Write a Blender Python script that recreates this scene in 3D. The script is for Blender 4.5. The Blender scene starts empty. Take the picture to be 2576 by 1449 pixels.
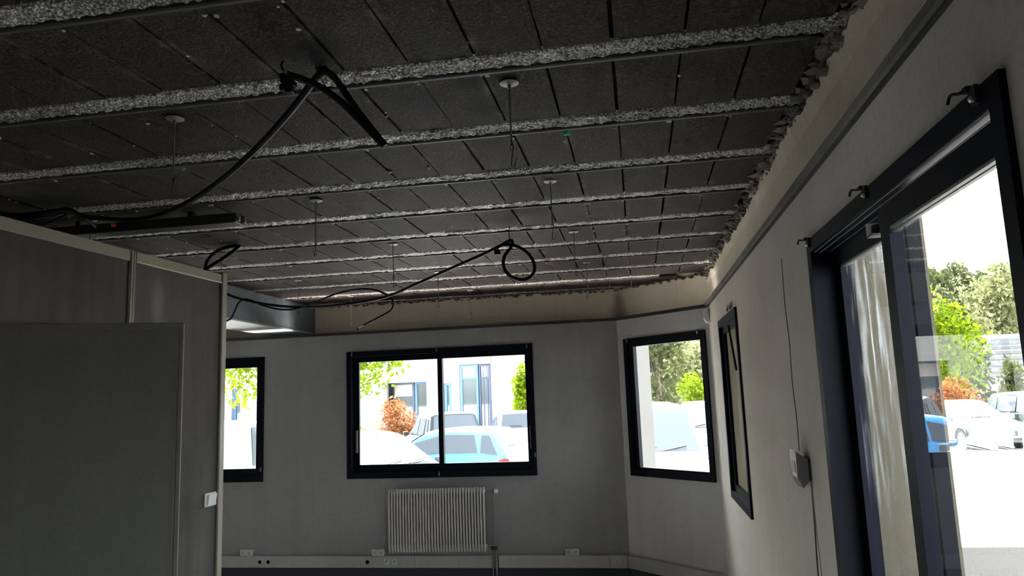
import bpy, bmesh, math, random
from mathutils import Vector, Matrix, noise
R = math.radians
rnd = random.Random(7)
SC = bpy.context.scene
COL = SC.collection

# ------------------------------------------------------------------ camera
cam = bpy.data.cameras.new('camera')
cam.sensor_width = 36.0
cam.lens = 1852.467 / 2576 * 36
cam.clip_start = 0.02
cam.clip_end = 2000
camo = bpy.data.objects.new('camera', cam)
COL.objects.link(camo)
PITCH, ROLL, YAW = 0.14661, -0.03708, -0.16496
def cam_matrix():
    r = Vector((math.cos(YAW), -math.sin(YAW), 0)); fw = Vector((math.sin(YAW), math.cos(YAW), 0)); up = Vector((0, 0, 1))
    f2 = math.cos(PITCH) * fw + math.sin(PITCH) * up
    u2 = -math.sin(PITCH) * fw + math.cos(PITCH) * up
    r3 = math.cos(ROLL) * r + math.sin(ROLL) * u2
    u3 = -math.sin(ROLL) * r + math.cos(ROLL) * u2
    m = Matrix((r3, u3, -f2)).transposed().to_4x4()
    m.translation = Vector((0, 0, 1.65))
    return m
camo.matrix_world = cam_matrix()
SC.camera = camo

# ------------------------------------------------------------------ world, sun, exposure
SUN_EL = R(57)
SUN_DIR = Vector((0.20 * math.cos(SUN_EL), -0.98 * math.cos(SUN_EL), -math.sin(SUN_EL)))   # the way the light travels
world = bpy.data.worlds.new('sky'); SC.world = world
world.use_nodes = True
wn = world.node_tree.nodes; wl = world.node_tree.links
sky = wn.new('ShaderNodeTexSky')
sky.sky_type = 'NISHITA'; sky.sun_disc = False
sky.sun_elevation = SUN_EL
sky.sun_rotation = math.atan2(-SUN_DIR.x, -SUN_DIR.y)
sky.air_density = 1.0; sky.dust_density = 3.0; sky.ozone_density = 0.6
wn['Background'].inputs['Strength'].default_value = 0.2
haze = wn.new('ShaderNodeHueSaturation'); haze.inputs['Saturation'].default_value = 0.35   # thin white haze over the blue
wl.new(sky.outputs['Color'], haze.inputs['Color'])
wl.new(haze.outputs['Color'], wn['Background'].inputs['Color'])

sun = bpy.data.lights.new('sun', 'SUN'); sun.energy = 4.5; sun.angle = R(0.6); sun.color = (1, 0.95, 0.87)
suno = bpy.data.objects.new('sun', sun); COL.objects.link(suno)
suno.rotation_euler = SUN_DIR.to_track_quat('-Z', 'Y').to_euler()
suno.location = (-4, 20, 30)

SC.view_settings.view_transform = 'Standard'
SC.view_settings.look = 'None'
SC.view_settings.gamma = 1.0
SC.view_settings.use_curve_mapping = False
SC.view_settings.exposure = 4.0
SC.cycles.use_denoising = True
SC.cycles.max_bounces = 10
SC.cycles.diffuse_bounces = 6
SC.cycles.glossy_bounces = 5
SC.cycles.transparent_max_bounces = 24
SC.cycles.caustics_reflective = False
SC.cycles.caustics_refractive = False
SC.cycles.sample_clamp_indirect = 6.0

def portal(name, loc, size, size_y, direction):
    l = bpy.data.lights.new(name, 'AREA'); l.shape = 'RECTANGLE'; l.size = size; l.size_y = size_y
    l.cycles.is_portal = True
    o = bpy.data.objects.new(name, l); COL.objects.link(o); o.location = loc
    o.rotation_euler = Vector(direction).to_track_quat('-Z', 'Z').to_euler()
portal('portal', (-1.92, 7.16, 1.54), 1.9, 1.3, (0, -1, 0))
portal('portal', (-4.68, 7.16, 1.54), 1.9, 1.3, (0, -1, 0))
portal('portal', (0.80, 1.9, 1.07), 1.4, 2.2, (-1, 0, 0))
portal('portal', (0.80, 4.97, 1.52), 0.95, 1.3, (-1, 0, 0))
portal('portal', (0.32, 6.74, 1.52), 1.0, 1.3, (-0.688, -0.7256, 0))

# ------------------------------------------------------------------ measures of the room (metres)
D, XC, YC, KX, HC = 6.991, 0.595, 6.258, -0.178, 2.733
OT = Vector((XC - KX, YC - D, 0)); OL = OT.length; OT.normalize(); ON = Vector((-OT.y, OT.x, 0))   # oblique wall: along / outward
GZ = -0.45                                                                                          # car park level

# ------------------------------------------------------------------ materials
def newmat(name):
    m = bpy.data.materials.new(name); m.use_nodes = True
    n = m.node_tree.nodes; l = m.node_tree.links
    return m, n, l, n['Principled BSDF']
def plain(name, col, rough=0.6, metal=0.0, spec=0.5):
    m, n, l, b = newmat(name)
    b.inputs['Base Color'].default_value = (*col, 1); b.inputs['Roughness'].default_value = rough
    b.inputs['Metallic'].default_value = metal; b.inputs['Specular IOR Level'].default_value = spec
    return m
def pos(n):
    return n.new('ShaderNodeNewGeometry').outputs['Position']
def mapped(n, l, vec, scale):
    mp = n.new('ShaderNodeMapping'); mp.inputs['Scale'].default_value = scale
    l.new(vec, mp.inputs['Vector']); return mp.outputs['Vector']
def tnoise(n, l, vec, scale, detail=5, rough=0.55):
    t = n.new('ShaderNodeTexNoise'); t.inputs['Scale'].default_value = scale; t.inputs['Detail'].default_value = detail
    t.inputs['Roughness'].default_value = rough; l.new(vec, t.inputs['Vector']); return t.outputs['Fac']
def ramp(n, l, fac, stops):
    r = n.new('ShaderNodeValToRGB'); e = r.color_ramp.elements
    while len(e) < len(stops): e.new(0.5)
    for x, (p, c) in zip(e, stops):
        x.position = p; x.color = (*c, 1) if len(c) == 3 else c
    l.new(fac, r.inputs['Fac']); return r.outputs['Color']
def mixc(n, l, fac, a, b, mode='MIX'):
    m = n.new('ShaderNodeMix'); m.data_type = 'RGBA'; m.blend_type = mode
    for s, v in ((m.inputs[0], fac), (m.inputs[6], a), (m.inputs[7], b)):
        if isinstance(v, (int, float)): s.default_value = v
        elif isinstance(v, tuple): s.default_value = (*v, 1)
        else: l.new(v, s)
    return m.outputs[2]
def bump(n, l, b, h, strength, dist):
    bp = n.new('ShaderNodeBump'); bp.inputs['Strength'].default_value = strength; bp.inputs['Distance'].default_value = dist
    l.new(h, bp.inputs['Height']); l.new(bp.outputs['Normal'], b.inputs['Normal'])
def spot(n, l, p, centre, radius, squash=(1, 1, 1)):
    """soft round stain mask in world metres"""
    mp = n.new('ShaderNodeMapping'); mp.vector_type = 'POINT'
    mp.inputs['Location'].default_value = tuple(-c * s for c, s in zip(centre, squash)); mp.inputs['Scale'].default_value = squash
    l.new(p, mp.inputs['Vector'])
    ln = n.new('ShaderNodeVectorMath'); ln.operation = 'LENGTH'; l.new(mp.outputs['Vector'], ln.inputs[0])
    mr = n.new('ShaderNodeMapRange'); mr.inputs['From Min'].default_value = radius; mr.inputs['From Max'].default_value = radius * 0.15
    l.new(ln.outputs['Value'], mr.inputs['Value']); return mr.outputs['Result']

def wall_material(name, clean, dirty, streak=0.5, bumpy=0.25, stains=()):
    m, n, l, b = newmat(name)
    p = pos(n)
    big = tnoise(n, l, p, 1.3, 6)
    st = tnoise(n, l, mapped(n, l, p, (9, 9, 0.45)), 1.3, 6)
    fine = tnoise(n, l, p, 60, 3)
    c = ramp(n, l, big, [(0.3, dirty), (0.68, clean)])
    c = mixc(n, l, streak, c, ramp(n, l, st, [(0.3, (0.66, 0.65, 0.64)), (0.62, (1, 1, 1))]), 'MULTIPLY')
    c = mixc(n, l, 0.3, c, ramp(n, l, fine, [(0.35, (0.7, 0.7, 0.7)), (0.6, (1, 1, 1))]), 'MULTIPLY')
    for centre, rad, sq, col in stains:
        c = mixc(n, l, spot(n, l, p, centre, rad, sq), c, col)
    l.new(c, b.inputs['Base Color'])
    b.inputs['Roughness'].default_value = 0.8; b.inputs['Specular IOR Level'].default_value = 0.25
    bump(n, l, b, tnoise(n, l, p, 120, 3), bumpy, 0.004)
    return m
M = {}
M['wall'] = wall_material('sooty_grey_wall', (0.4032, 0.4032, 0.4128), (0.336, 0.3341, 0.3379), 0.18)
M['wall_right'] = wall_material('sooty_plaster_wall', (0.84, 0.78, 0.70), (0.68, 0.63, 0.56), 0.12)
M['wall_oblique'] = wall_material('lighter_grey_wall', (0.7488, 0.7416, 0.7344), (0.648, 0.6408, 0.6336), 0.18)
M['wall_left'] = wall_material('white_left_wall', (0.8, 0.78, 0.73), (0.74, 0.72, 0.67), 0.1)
M['upper'] = wall_material('tan_raw_plaster', (0.90, 0.82, 0.66), (0.80, 0.72, 0.58), 0.25, 0.3,
                           [((-0.16, 7.8, 2.38), 0.26, (2.2, 1, 0.9), (0.24, 0.20, 0.165)), ((-0.16, 7.8, 2.60), 0.22, (2.6, 1, 1.0), (0.42, 0.36, 0.29))])
M['mortar'] = wall_material('torn_grey_mortar', (0.33, 0.30, 0.25), (0.14, 0.125, 0.11), 0.3, 0.8)
M['soot_mortar'] = wall_material('sooty_mortar', (0.10, 0.088, 0.074), (0.03, 0.027, 0.024), 0.3, 0.8)
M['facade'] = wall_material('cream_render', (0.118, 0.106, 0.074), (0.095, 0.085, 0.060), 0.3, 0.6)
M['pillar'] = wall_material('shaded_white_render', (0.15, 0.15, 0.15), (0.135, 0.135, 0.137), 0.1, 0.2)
M['white_render'] = wall_material('white_render', (0.192, 0.1872, 0.1752), (0.1776, 0.1728, 0.1608), 0.15, 0.2)

def block_material():
    m, n, l, b = newmat('sooty_wood_cement_block')
    p = pos(n)
    oi = n.new('ShaderNodeObjectInfo')
    grit = tnoise(n, l, p, 95, 4, 0.7)
    blot = tnoise(n, l, p, 2.2, 5)
    c = ramp(n, l, grit, [(0.34, (0.0085, 0.0066, 0.0052)), (0.52, (0.037, 0.0290, 0.0226)), (0.68, (0.115, 0.092, 0.074))])
    c = mixc(n, l, 0.8, c, ramp(n, l, blot, [(0.3, (0.55, 0.56, 0.56)), (0.7, (1.1, 1.02, 0.95))]), 'MULTIPLY')
    c = mixc(n, l, 0.7, c, ramp(n, l, oi.outputs['Random'], [(0, (0.72, 0.72, 0.72)), (0.5, (1.0, 0.93, 0.88)), (1, (1.22, 1.18, 1.12))]), 'MULTIPLY')
    tc = n.new('ShaderNodeTexCoord'); sx = n.new('ShaderNodeSeparateXYZ'); l.new(tc.outputs['Generated'], sx.inputs[0])   # mortar smeared over the block edges
    ed = n.new('ShaderNodeMath'); ed.operation = 'SUBTRACT'; ed.inputs[1].default_value = 0.5; l.new(sx.outputs['X'], ed.inputs[0])
    ab = n.new('ShaderNodeMath'); ab.operation = 'ABSOLUTE'; l.new(ed.outputs[0], ab.inputs[0])
    em = ramp(n, l, ab.outputs[0], [(0.36, (0, 0, 0)), (0.5, (1, 1, 1))])
    sm = mixc(n, l, 1.0, em, ramp(n, l, tnoise(n, l, p, 7.0, 6, 0.7), [(0.52, (0, 0, 0)), (0.68, (0.9, 0.9, 0.9))]), 'MULTIPLY')
    c = mixc(n, l, sm, c, (0.17, 0.155, 0.14))
    for x, y, r_ in ((-0.74, 2.47, .14), (-0.52, 2.36, .10), (-0.52, 2.62, .10), (-0.89, 2.38, .09), (-0.93, 2.03, .16), (-0.55, 4.22, .16), (-2.62, 4.5, .2), (-2.95, 3.3, .3), (-2.0, 6.0, .25)):
        c = mixc(n, l, spot(n, l, p, (x, y, HC), r_), c, (0.008, 0.008, 0.008))
    l.new(c, b.inputs['Base Color'])
    b.inputs['Roughness'].default_value = 0.7; b.inputs['Specular IOR Level'].default_value = 0.2
    bump(n, l, b, tnoise(n, l, p, 110, 3, 0.7), 1.0, 0.010)
    return m
M['block'] = block_material()
def rough_material():
    m, n, l, b = newmat('pale_rough_concrete')
    p = pos(n)
    v = n.new('ShaderNodeTexVoronoi'); v.inputs['Scale'].default_value = 115; l.new(p, v.inputs['Vector'])
    c = ramp(n, l, v.outputs['Distance'], [(0.18, (0.95, 0.93, 0.89)), (0.66, (0.14, 0.135, 0.125))])
    c = mixc(n, l, 0.85, c, ramp(n, l, tnoise(n, l, mapped(n, l, p, (0.55, 2.2, 1)), 2.2, 4), [(0.34, (0.36, 0.37, 0.39)), (0.54, (1, 0.97, 0.93))]), 'MULTIPLY')
    l.new(c, b.inputs['Base Color'])
    b.inputs['Roughness'].default_value = 0.38; b.inputs['Specular IOR Level'].default_value = 0.8
    bump(n, l, b, v.outputs['Distance'], 0.6, 0.01)
    return m
M['rough'] = rough_material()
M['lip'] = plain('dark_smooth_concrete', (0.06, 0.06, 0.06), 0.55)
M['slab'] = plain('dark_slab_concrete', (0.03, 0.028, 0.026), 0.9)
M['speck'] = plain('pale_mortar', (0.45, 0.44, 0.42), 0.8)
M['frame'] = plain('dark_navy_aluminium', (0.005, 0.006, 0.013), 0.5, 0.0, 0.12)
M['black'] = plain('black_rubber', (0.005, 0.005, 0.0065), 0.6, 0.0, 0.25)
M['steel_dark'] = plain('dark_steel', (0.02, 0.022, 0.022), 0.5)
M['zinc'] = plain('dull_zinc', (0.26, 0.26, 0.25), 0.5, 0.5)
M['beam'] = wall_material('blue_grey_concrete', (0.24, 0.27, 0.30), (0.15, 0.17, 0.19), 0.5, 0.4)
M['beam_flange'] = plain('pale_grey_steel', (0.42, 0.45, 0.47), 0.5)
M['profile'] = wall_material('grey_edge_profile', (0.34, 0.32, 0.28), (0.16, 0.15, 0.135), 0.6, 0.3)
M['soot'] = plain('sooty_edge', (0.055, 0.05, 0.05), 0.85)  # dark tone for shade along the edges, also used for the crack
M['radiator'] = plain('cream_enamel', (0.55, 0.53, 0.49), 0.45)
M['white_plastic'] = plain('white_plastic', (0.75, 0.75, 0.77), 0.4)
M['duct'] = wall_material('dusty_white_duct', (0.62, 0.61, 0.60), (0.52, 0.51, 0.50), 0.2, 0.1)
M['skirting'] = plain('dark_blue_grey_skirting', (0.055, 0.06, 0.075), 0.5)
M['copper'] = plain('painted_pipe', (0.30, 0.28, 0.26), 0.4)
M['partition'] = wall_material('sooty_panel_laminate', (0.12, 0.111, 0.102), (0.06, 0.0588, 0.054), 0.75, 0.1,
                               [((-2.90, 4.15, 2.32), 0.14, (1, 1.6, 0.7), (0.2, 0.2, 0.205))])
M['beige'] = plain('beige_aluminium_profile', (0.3, 0.282, 0.228), 0.38)
M['beige_dark'] = plain('shadowed_joint', (0.10, 0.095, 0.085), 0.6)  # darker beige for the gaps and the radiator back sheet
M['door_leaf'] = wall_material('pale_grey_leaf', (0.114, 0.114, 0.093), (0.102, 0.102, 0.084), 0.2, 0.05)
M['leaf_edge'] = plain('brown_grey_edge', (0.096, 0.084, 0.072), 0.6)
M['orange'] = plain('orange_tag', (0.8, 0.18, 0.02), 0.5)
M['green_tag'] = plain('green_clip', (0.05, 0.6, 0.4), 0.4)
M['grey_box'] = plain('grey_plastic_box', (0.25, 0.25, 0.245), 0.4)
M['tag'] = plain('silver_sticker', (0.85, 0.85, 0.85), 0.25, 0.6)
M['floor'] = wall_material('bare_screed_floor', (0.78, 0.75, 0.69), (0.70, 0.67, 0.62), 0.2, 0.2)

def glass_material(name, smear=0.0, tint=(0.96, 0.98, 0.97)):
    m = bpy.data.materials.new(name); m.use_nodes = True
    n = m.node_tree.nodes; l = m.node_tree.links; n.clear()
    out = n.new('ShaderNodeOutputMaterial')
    tr = n.new('ShaderNodeBsdfTransparent'); tr.inputs['Color'].default_value = (*tint, 1)
    gl = n.new('ShaderNodeBsdfGlossy'); gl.inputs['Roughness'].default_value = 0.0
    lw = n.new('ShaderNodeLayerWeight'); lw.inputs['Blend'].default_value = 0.5        # Schlick reflectance of one glass face
    pw5 = n.new('ShaderNodeMath'); pw5.operation = 'POWER'; pw5.inputs[1].default_value = 5.0; l.new(lw.outputs['Facing'], pw5.inputs[0])
    fr = n.new('ShaderNodeMapRange'); fr.inputs['To Min'].default_value = 0.05; l.new(pw5.outputs[0], fr.inputs['Value'])
    mx = n.new('ShaderNodeMixShader')
    l.new(fr.outputs['Result'], mx.inputs['Fac']); l.new(tr.outputs[0], mx.inputs[1]); l.new(gl.outputs[0], mx.inputs[2])
    last = mx.outputs[0]
    if smear:
        p = pos(n)
        f1 = tnoise(n, l, mapped(n, l, p, (1, 16, 1.6)), 1.8, 5, 0.6)
        f2 = tnoise(n, l, mapped(n, l, p, (1, 5, 2.0)), 1.5, 2)
        hz = n.new('ShaderNodeSeparateXYZ'); l.new(p, hz.inputs[0])
        mr = n.new('ShaderNodeMapRange'); mr.inputs['From Min'].default_value = 1.25; mr.inputs['From Max'].default_value = 1.75
        l.new(hz.outputs['Z'], mr.inputs['Value'])
        a = ramp(n, l, f1, [(0.44, (0, 0, 0)), (0.75, (1, 1, 1))])
        a = mixc(n, l, 1.0, a, ramp(n, l, f2, [(0.4, (0, 0, 0)), (0.65, (1, 1, 1))]), 'MULTIPLY')
        a = mixc(n, l, 1.0, a, mr.outputs['Result'], 'MULTIPLY')
        a = mixc(n, l, 1.0, a, (smear, smear, smear), 'MULTIPLY')
        df = n.new('ShaderNodeBsdfTranslucent'); df.inputs['Color'].default_value = (0.7, 0.75, 0.8, 1)
        m2 = n.new('ShaderNodeMixShader')
        l.new(a, m2.inputs['Fac']); l.new(last, m2.inputs[1]); l.new(df.outputs[0], m2.inputs[2]); last = m2.outputs[0]
    l.new(last, out.inputs['Surface'])
    return m
M['glass'] = glass_material('window_glass')
def sooty_glass():
    m = glass_material('sooty_window_glass')
    n = m.node_tree.nodes; l = m.node_tree.links
    out = next(x for x in n if x.type == 'OUTPUT_MATERIAL'); last = out.inputs['Surface'].links[0].from_socket
    df = n.new('ShaderNodeBsdfDiffuse'); tl = n.new('ShaderNodeBsdfTranslucent')
    for x in (df, tl): x.inputs['Color'].default_value = (0.40, 0.37, 0.28, 1)
    a = n.new('ShaderNodeMixShader'); a.inputs['Fac'].default_value = 0.06; l.new(df.outputs[0], a.inputs[1]); l.new(tl.outputs[0], a.inputs[2])
    b = n.new('ShaderNodeMixShader'); b.inputs['Fac'].default_value = 0.88; l.new(last, b.inputs[1]); l.new(a.outputs[0], b.inputs[2])
    l.new(b.outputs[0], out.inputs['Surface'])
    return m
M['glass_sooty'] = sooty_glass()
M['glass_smear'] = glass_material('smeared_glass', 0.30)

def leaf_material(name, col, trans=0.5):
    m = bpy.data.materials.new(name); m.use_nodes = True
    n = m.node_tree.nodes; l = m.node_tree.links; n.clear()
    out = n.new('ShaderNodeOutputMaterial')
    p = pos(n)
    v = tnoise(n, l, p, 3.0, 4)
    dark = tuple(c * 0.55 for c in col); light = tuple(min(1, c * 1.35) for c in col)
    c = ramp(n, l, v, [(0.32, dark), (0.68, light)])
    d = n.new('ShaderNodeBsdfDiffuse'); t = n.new('ShaderNodeBsdfTranslucent')
    l.new(c, d.inputs['Color']); l.new(c, t.inputs['Color'])
    mx = n.new('ShaderNodeMixShader'); mx.inputs['Fac'].default_value = trans
    l.new(d.outputs[0], mx.inputs[1]); l.new(t.outputs[0], mx.inputs[2]); l.new(mx.outputs[0], out.inputs['Surface'])
    return m
M['maple'] = leaf_material('maple_leaves', (0.1056, 0.1496, 0.0088), 0.5)
M['bright'] = leaf_material('lime_leaves', (0.088, 0.132, 0.0066), 0.45)
M['olive'] = leaf_material('olive_leaves', (0.0484, 0.055, 0.022), 0.3)
M['pale'] = leaf_material('pale_acacia_leaves', (0.132, 0.1408, 0.066), 0.35)
M['conifer'] = leaf_material('conifer_needles', (0.033, 0.0396, 0.0198), 0.2)
M['hillgreen'] = leaf_material('hill_leaves', (0.0528, 0.066, 0.0264), 0.3)
M['hillblue'] = leaf_material('hazy_conifers', (0.0484, 0.0594, 0.0484), 0.2)
M['redbush'] = leaf_material('red_photinia_leaves', (0.176, 0.0704, 0.0308), 0.4)
M['hedge'] = leaf_material('hedge_leaves', (0.0748, 0.0924, 0.022), 0.3)
M['bark'] = plain('bark', (0.10, 0.08, 0.06), 0.9)
def asphalt():
    m, n, l, b = newmat('grey_asphalt')
    p = pos(n)
    c = ramp(n, l, tnoise(n, l, p, 70, 3, 0.7), [(0.35, (0.34, 0.335, 0.33)), (0.65, (0.60, 0.59, 0.575))])
    c = mixc(n, l, 0.5, c, ramp(n, l, tnoise(n, l, p, 0.4, 4), [(0.3, (0.75, 0.75, 0.75)), (0.7, (1.1, 1.08, 1.04))]), 'MULTIPLY')
    l.new(c, b.inputs['Base Color']); b.inputs['Roughness'].default_value = 0.85
    return m
M['asphalt'] = asphalt()
def shade_ground():
    m, n, l, b = newmat('fresh_dark_tarmac')  # ground colour darkened to stand in for shade
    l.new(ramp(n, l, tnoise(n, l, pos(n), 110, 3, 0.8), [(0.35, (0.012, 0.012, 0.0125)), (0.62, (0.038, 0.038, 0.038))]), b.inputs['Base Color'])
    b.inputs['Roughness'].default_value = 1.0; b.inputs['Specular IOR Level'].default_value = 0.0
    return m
M['tarmac'] = shade_ground()
def hill_material():
    m, n, l, b = newmat('hill_ground')
    p = pos(n)
    c = ramp(n, l, tnoise(n, l, p, 0.22, 6, 0.65), [(0.35, (0.006, 0.009, 0.004)), (0.65, (0.030, 0.036, 0.014))])
    l.new(c, b.inputs['Base Color']); b.inputs['Roughness'].default_value = 1.0; b.inputs['Specular IOR Level'].default_value = 0.0
    bump(n, l, b, tnoise(n, l, p, 0.4, 5, 0.7), 1.0, 1.5)
    return m
M['hill'] = hill_material()
M['car_glass'] = plain('car_glass', (0.05, 0.06, 0.07), 0.05, 0.0, 0.4)
M['tyre'] = plain('tyre_rubber', (0.02, 0.02, 0.02), 0.8)
M['alloy'] = plain('alloy_rim', (0.45, 0.45, 0.46), 0.3, 0.7)
M['trim_black'] = plain('black_car_trim', (0.02, 0.02, 0.022), 0.5)
M['lamp_red'] = plain('red_lamp_lens', (0.45, 0.02, 0.015), 0.15)
M['lamp_clear'] = plain('clear_lamp_lens', (0.55, 0.57, 0.58), 0.1, 0.3)
M['plate'] = plain('white_plate', (0.8, 0.8, 0.78), 0.4)
M['blue_frame'] = plain('blue_window_frame', (0.036, 0.102, 0.3), 0.4)
M['navy_frame'] = plain('navy_window_frame', (0.018, 0.03, 0.072), 0.4)
M['blind'] = plain('pale_blind', (0.3, 0.264, 0.246), 0.7)
M['roofing'] = plain('grey_metal_roofing', (0.06, 0.062, 0.067), 0.6, 0.0)
M['line'] = plain('white_road_paint', (0.7, 0.7, 0.68), 0.7)
def paint(name, col, metal=0.0):
    m = plain(name, col, 0.35, metal, 0.3)
    b = m.node_tree.nodes['Principled BSDF']
    b.inputs['Coat Weight'].default_value = 0.12; b.inputs['Coat Roughness'].default_value = 0.05
    return m
def pane_material():
    m, n, l, b = newmat('dark_reflective_pane')
    b.inputs['Base Color'].default_value = (0.05, 0.065, 0.07, 1); b.inputs['Roughness'].default_value = 0.03
    b.inputs['Specular IOR Level'].default_value = 1.0
    return m
M['pane'] = pane_material()

# ------------------------------------------------------------------ mesh helpers
class MB:
    def __init__(s): s.v = []; s.f = []; s.sm = []
    def add(s, vs, fs, smooth=False):
        o = len(s.v); s.v += [Vector(p) for p in vs]
        for f in fs: s.f.append(tuple(i + o for i in f)); s.sm.append(smooth)
        return s
    def box(s, x0, x1, y0, y1, z0, z1, F=None):
        c = [(x, y, z) for z in (z0, z1) for y in (y0, y1) for x in (x0, x1)]
        if F: c = [F(*p) for p in c]
        return s.add(c, [(0, 2, 3, 1), (4, 5, 7, 6), (0, 1, 5, 4), (2, 6, 7, 3), (0, 4, 6, 2), (1, 3, 7, 5)])
    def prism(s, poly, a, b, axis='y', F=None):
        """polygon in the two other axes, extruded a..b along axis"""
        def P(p, t):
            q = {'x': (t, p[0], p[1]), 'y': (p[0], t, p[1]), 'z': (p[0], p[1], t)}[axis]
            return F(*q) if F else q
        n = len(poly); vs = [P(p, a) for p in poly] + [P(p, b) for p in poly]
        return s.add(vs, [tuple(range(n))[::-1], tuple(range(n, 2 * n))] + [(i, (i + 1) % n, n + (i + 1) % n, n + i) for i in range(n)])
    def tube(s, pts, r, seg=8, caps=True, sub=4, closed=False):
        pts = [Vector(p) for p in pts]
        if sub > 1 and len(pts) > 2:
            q = []
            for i in range(len(pts) - 1):
                p0 = pts[max(i - 1, 0)]; p1 = pts[i]; p2 = pts[i + 1]; p3 = pts[min(i + 2, len(pts) - 1)]
                for k in range(sub):
                    t = k / sub
                    q.append(0.5 * ((2 * p1) + (p2 - p0) * t + (2 * p0 - 5 * p1 + 4 * p2 - p3) * t * t + (3 * p1 - p0 - 3 * p2 + p3) * t ** 3))
            q.append(pts[-1]); pts = q
        n = len(pts); vs = []; nrm = None
        for i, p in enumerate(pts):
            t = (pts[min(i + 1, n - 1)] - pts[max(i - 1, 0)]).normalized()
            if nrm is None:
                nrm = t.orthogonal().normalized()
            else:
                nrm = (nrm - t * nrm.dot(t)); nrm = nrm.normalized() if nrm.length > 1e-6 else t.orthogonal().normalized()
            bn = t.cross(nrm)
            for k in range(seg):
                a = 2 * math.pi * k / seg
                vs.append(p + (nrm * math.cos(a) + bn * math.sin(a)) * r)
        fs = [(i * seg + k, i * seg + (k + 1) % seg, (i + 1) * seg + (k + 1) % seg, (i + 1) * seg + k) for i in range(n - 1) for k in range(seg)]
        s.add(vs, fs, True)
        if caps:
            o = len(s.v) - n * seg
            s.f += [tuple(o + k for k in range(seg))[::-1], tuple(o + (n - 1) * seg + k for k in range(seg))]; s.sm += [False, False]
        return s
    def lathe(s, prof, seg=20, F=None, smooth=True):
        """profile of (radius, height) about local z"""
        n = len(prof); vs = []
        for k in range(seg):
            a = 2 * math.pi * k / seg
            for r, z in prof:
                p = (r * math.cos(a), r * math.sin(a), z); vs.append(F(*p) if F else p)
        fs = [(k * n + i, ((k + 1) % seg) * n + i, ((k + 1) % seg) * n + i + 1, k * n + i + 1) for k in range(seg) for i in range(n - 1)]
        s.add(vs, fs, smooth)
        o = len(s.v) - n * seg
        for i, flip in ((0, True), (n - 1, False)):
            if prof[i][0] > 1e-6:
                f = tuple(o + k * n + i for k in range(seg)); s.f.append(f[::-1] if flip else f); s.sm.append(False)
        return s
    def build(s, name, mat, parent=None, local=False, bevel=0.0, fix=True):
        me = bpy.data.meshes.new(name)
        off = Vector((0, 0, 0))
        if parent is not None and not local: off = world_loc(parent)
        me.from_pydata([tuple(v - off) for v in s.v], [], s.f)
        me.polygons.foreach_set('use_smooth', s.sm)
        if fix:
            bm = bmesh.new(); bm.from_mesh(me); bmesh.ops.recalc_face_normals(bm, faces=bm.faces)
            if bevel: bmesh.ops.bevel(bm, geom=list(bm.edges), offset=bevel, segments=1, affect='EDGES', clamp_overlap=True)
            bm.to_mesh(me); bm.free()
        if any(s.sm): me.set_sharp_from_angle(angle=R(40))
        me.materials.append(mat)
        o = bpy.data.objects.new(name, me); COL.objects.link(o)
        if parent is not None: o.parent = parent
        return o
def world_loc(o):
    v = Vector(o.location)
    while o.parent is not None:
        o = o.parent; v += Vector(o.location)
    return v
def tag(o, label, cat, group=None, kind=None):
    o['label'] = label; o['category'] = cat
    if group: o['group'] = group
    if kind: o['kind'] = kind
    return o
def thing(name, label, cat, loc=(0, 0, 0), rz=0.0, group=None, kind=None):
    o = bpy.data.objects.new(name, None); COL.objects.link(o); o.location = loc; o.rotation_euler = (0, 0, rz)
    o.empty_display_size = 0.1
    return tag(o, label, cat, group, kind)
def copy_tree(o, parent=None):
    c = o.copy(); COL.objects.link(c)
    if parent is not None: c.parent = parent
    for ch in list(o.children): copy_tree(ch, c)
    return c
def struct(mb, name, mat, label, cat, **k):
    return tag(mb.build(name, mat, **k), label, cat, kind='structure')

# wall frames: s along the wall, d outwards, z up
FB = lambda s, d, z: (s, D + d, z)
FR = lambda s, d, z: (XC + d, s, z)
FO = lambda s, d, z: tuple(Vector((KX, D, z)) + OT * s + ON * d)
def wall_panel(mb, F, s0, s1, z0, z1, d0, d1, holes=(), nx=1):
    ss = sorted({s0, s1} | {h[i] for h in holes for i in (0, 1)}); zs = sorted({z0, z1} | {h[i] for h in holes for i in (2, 3)})
    solid = {}
    for i in range(len(ss) - 1):
        for j in range(len(zs) - 1):
            cs = (ss[i] + ss[i + 1]) / 2; cz = (zs[j] + zs[j + 1]) / 2
            solid[i, j] = not any(h[0] < cs < h[1] and h[2] < cz < h[3] for h in holes)
    for (i, j), ok in solid.items():
        if not ok: continue
        a, b, c, e = ss[i], ss[i + 1], zs[j], zs[j + 1]
        mb.add([F(a, d0, c), F(b, d0, c), F(b, d0, e), F(a, d0, e)], [(0, 1, 2, 3)])
        mb.add([F(a, d1, c), F(b, d1, c), F(b, d1, e), F(a, d1, e)], [(3, 2, 1, 0)])
        for di, dj, p, q in ((-1, 0, (a, c), (a, e)), (1, 0, (b, e), (b, c)), (0, -1, (b, c), (a, c)), (0, 1, (a, e), (b, e))):
            if not solid.get((i + di, j + dj), False):
                mb.add([F(p[0], d0, p[1]), F(q[0], d0, q[1]), F(q[0], d1, q[1]), F(p[0], d1, p[1])], [(0, 1, 2, 3)])
    return mb
def fbox(mb, F, s0, s1, z0, z1, d0, d1):
    return mb.box(s0, s1, d0, d1, z0, z1, F)
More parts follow.
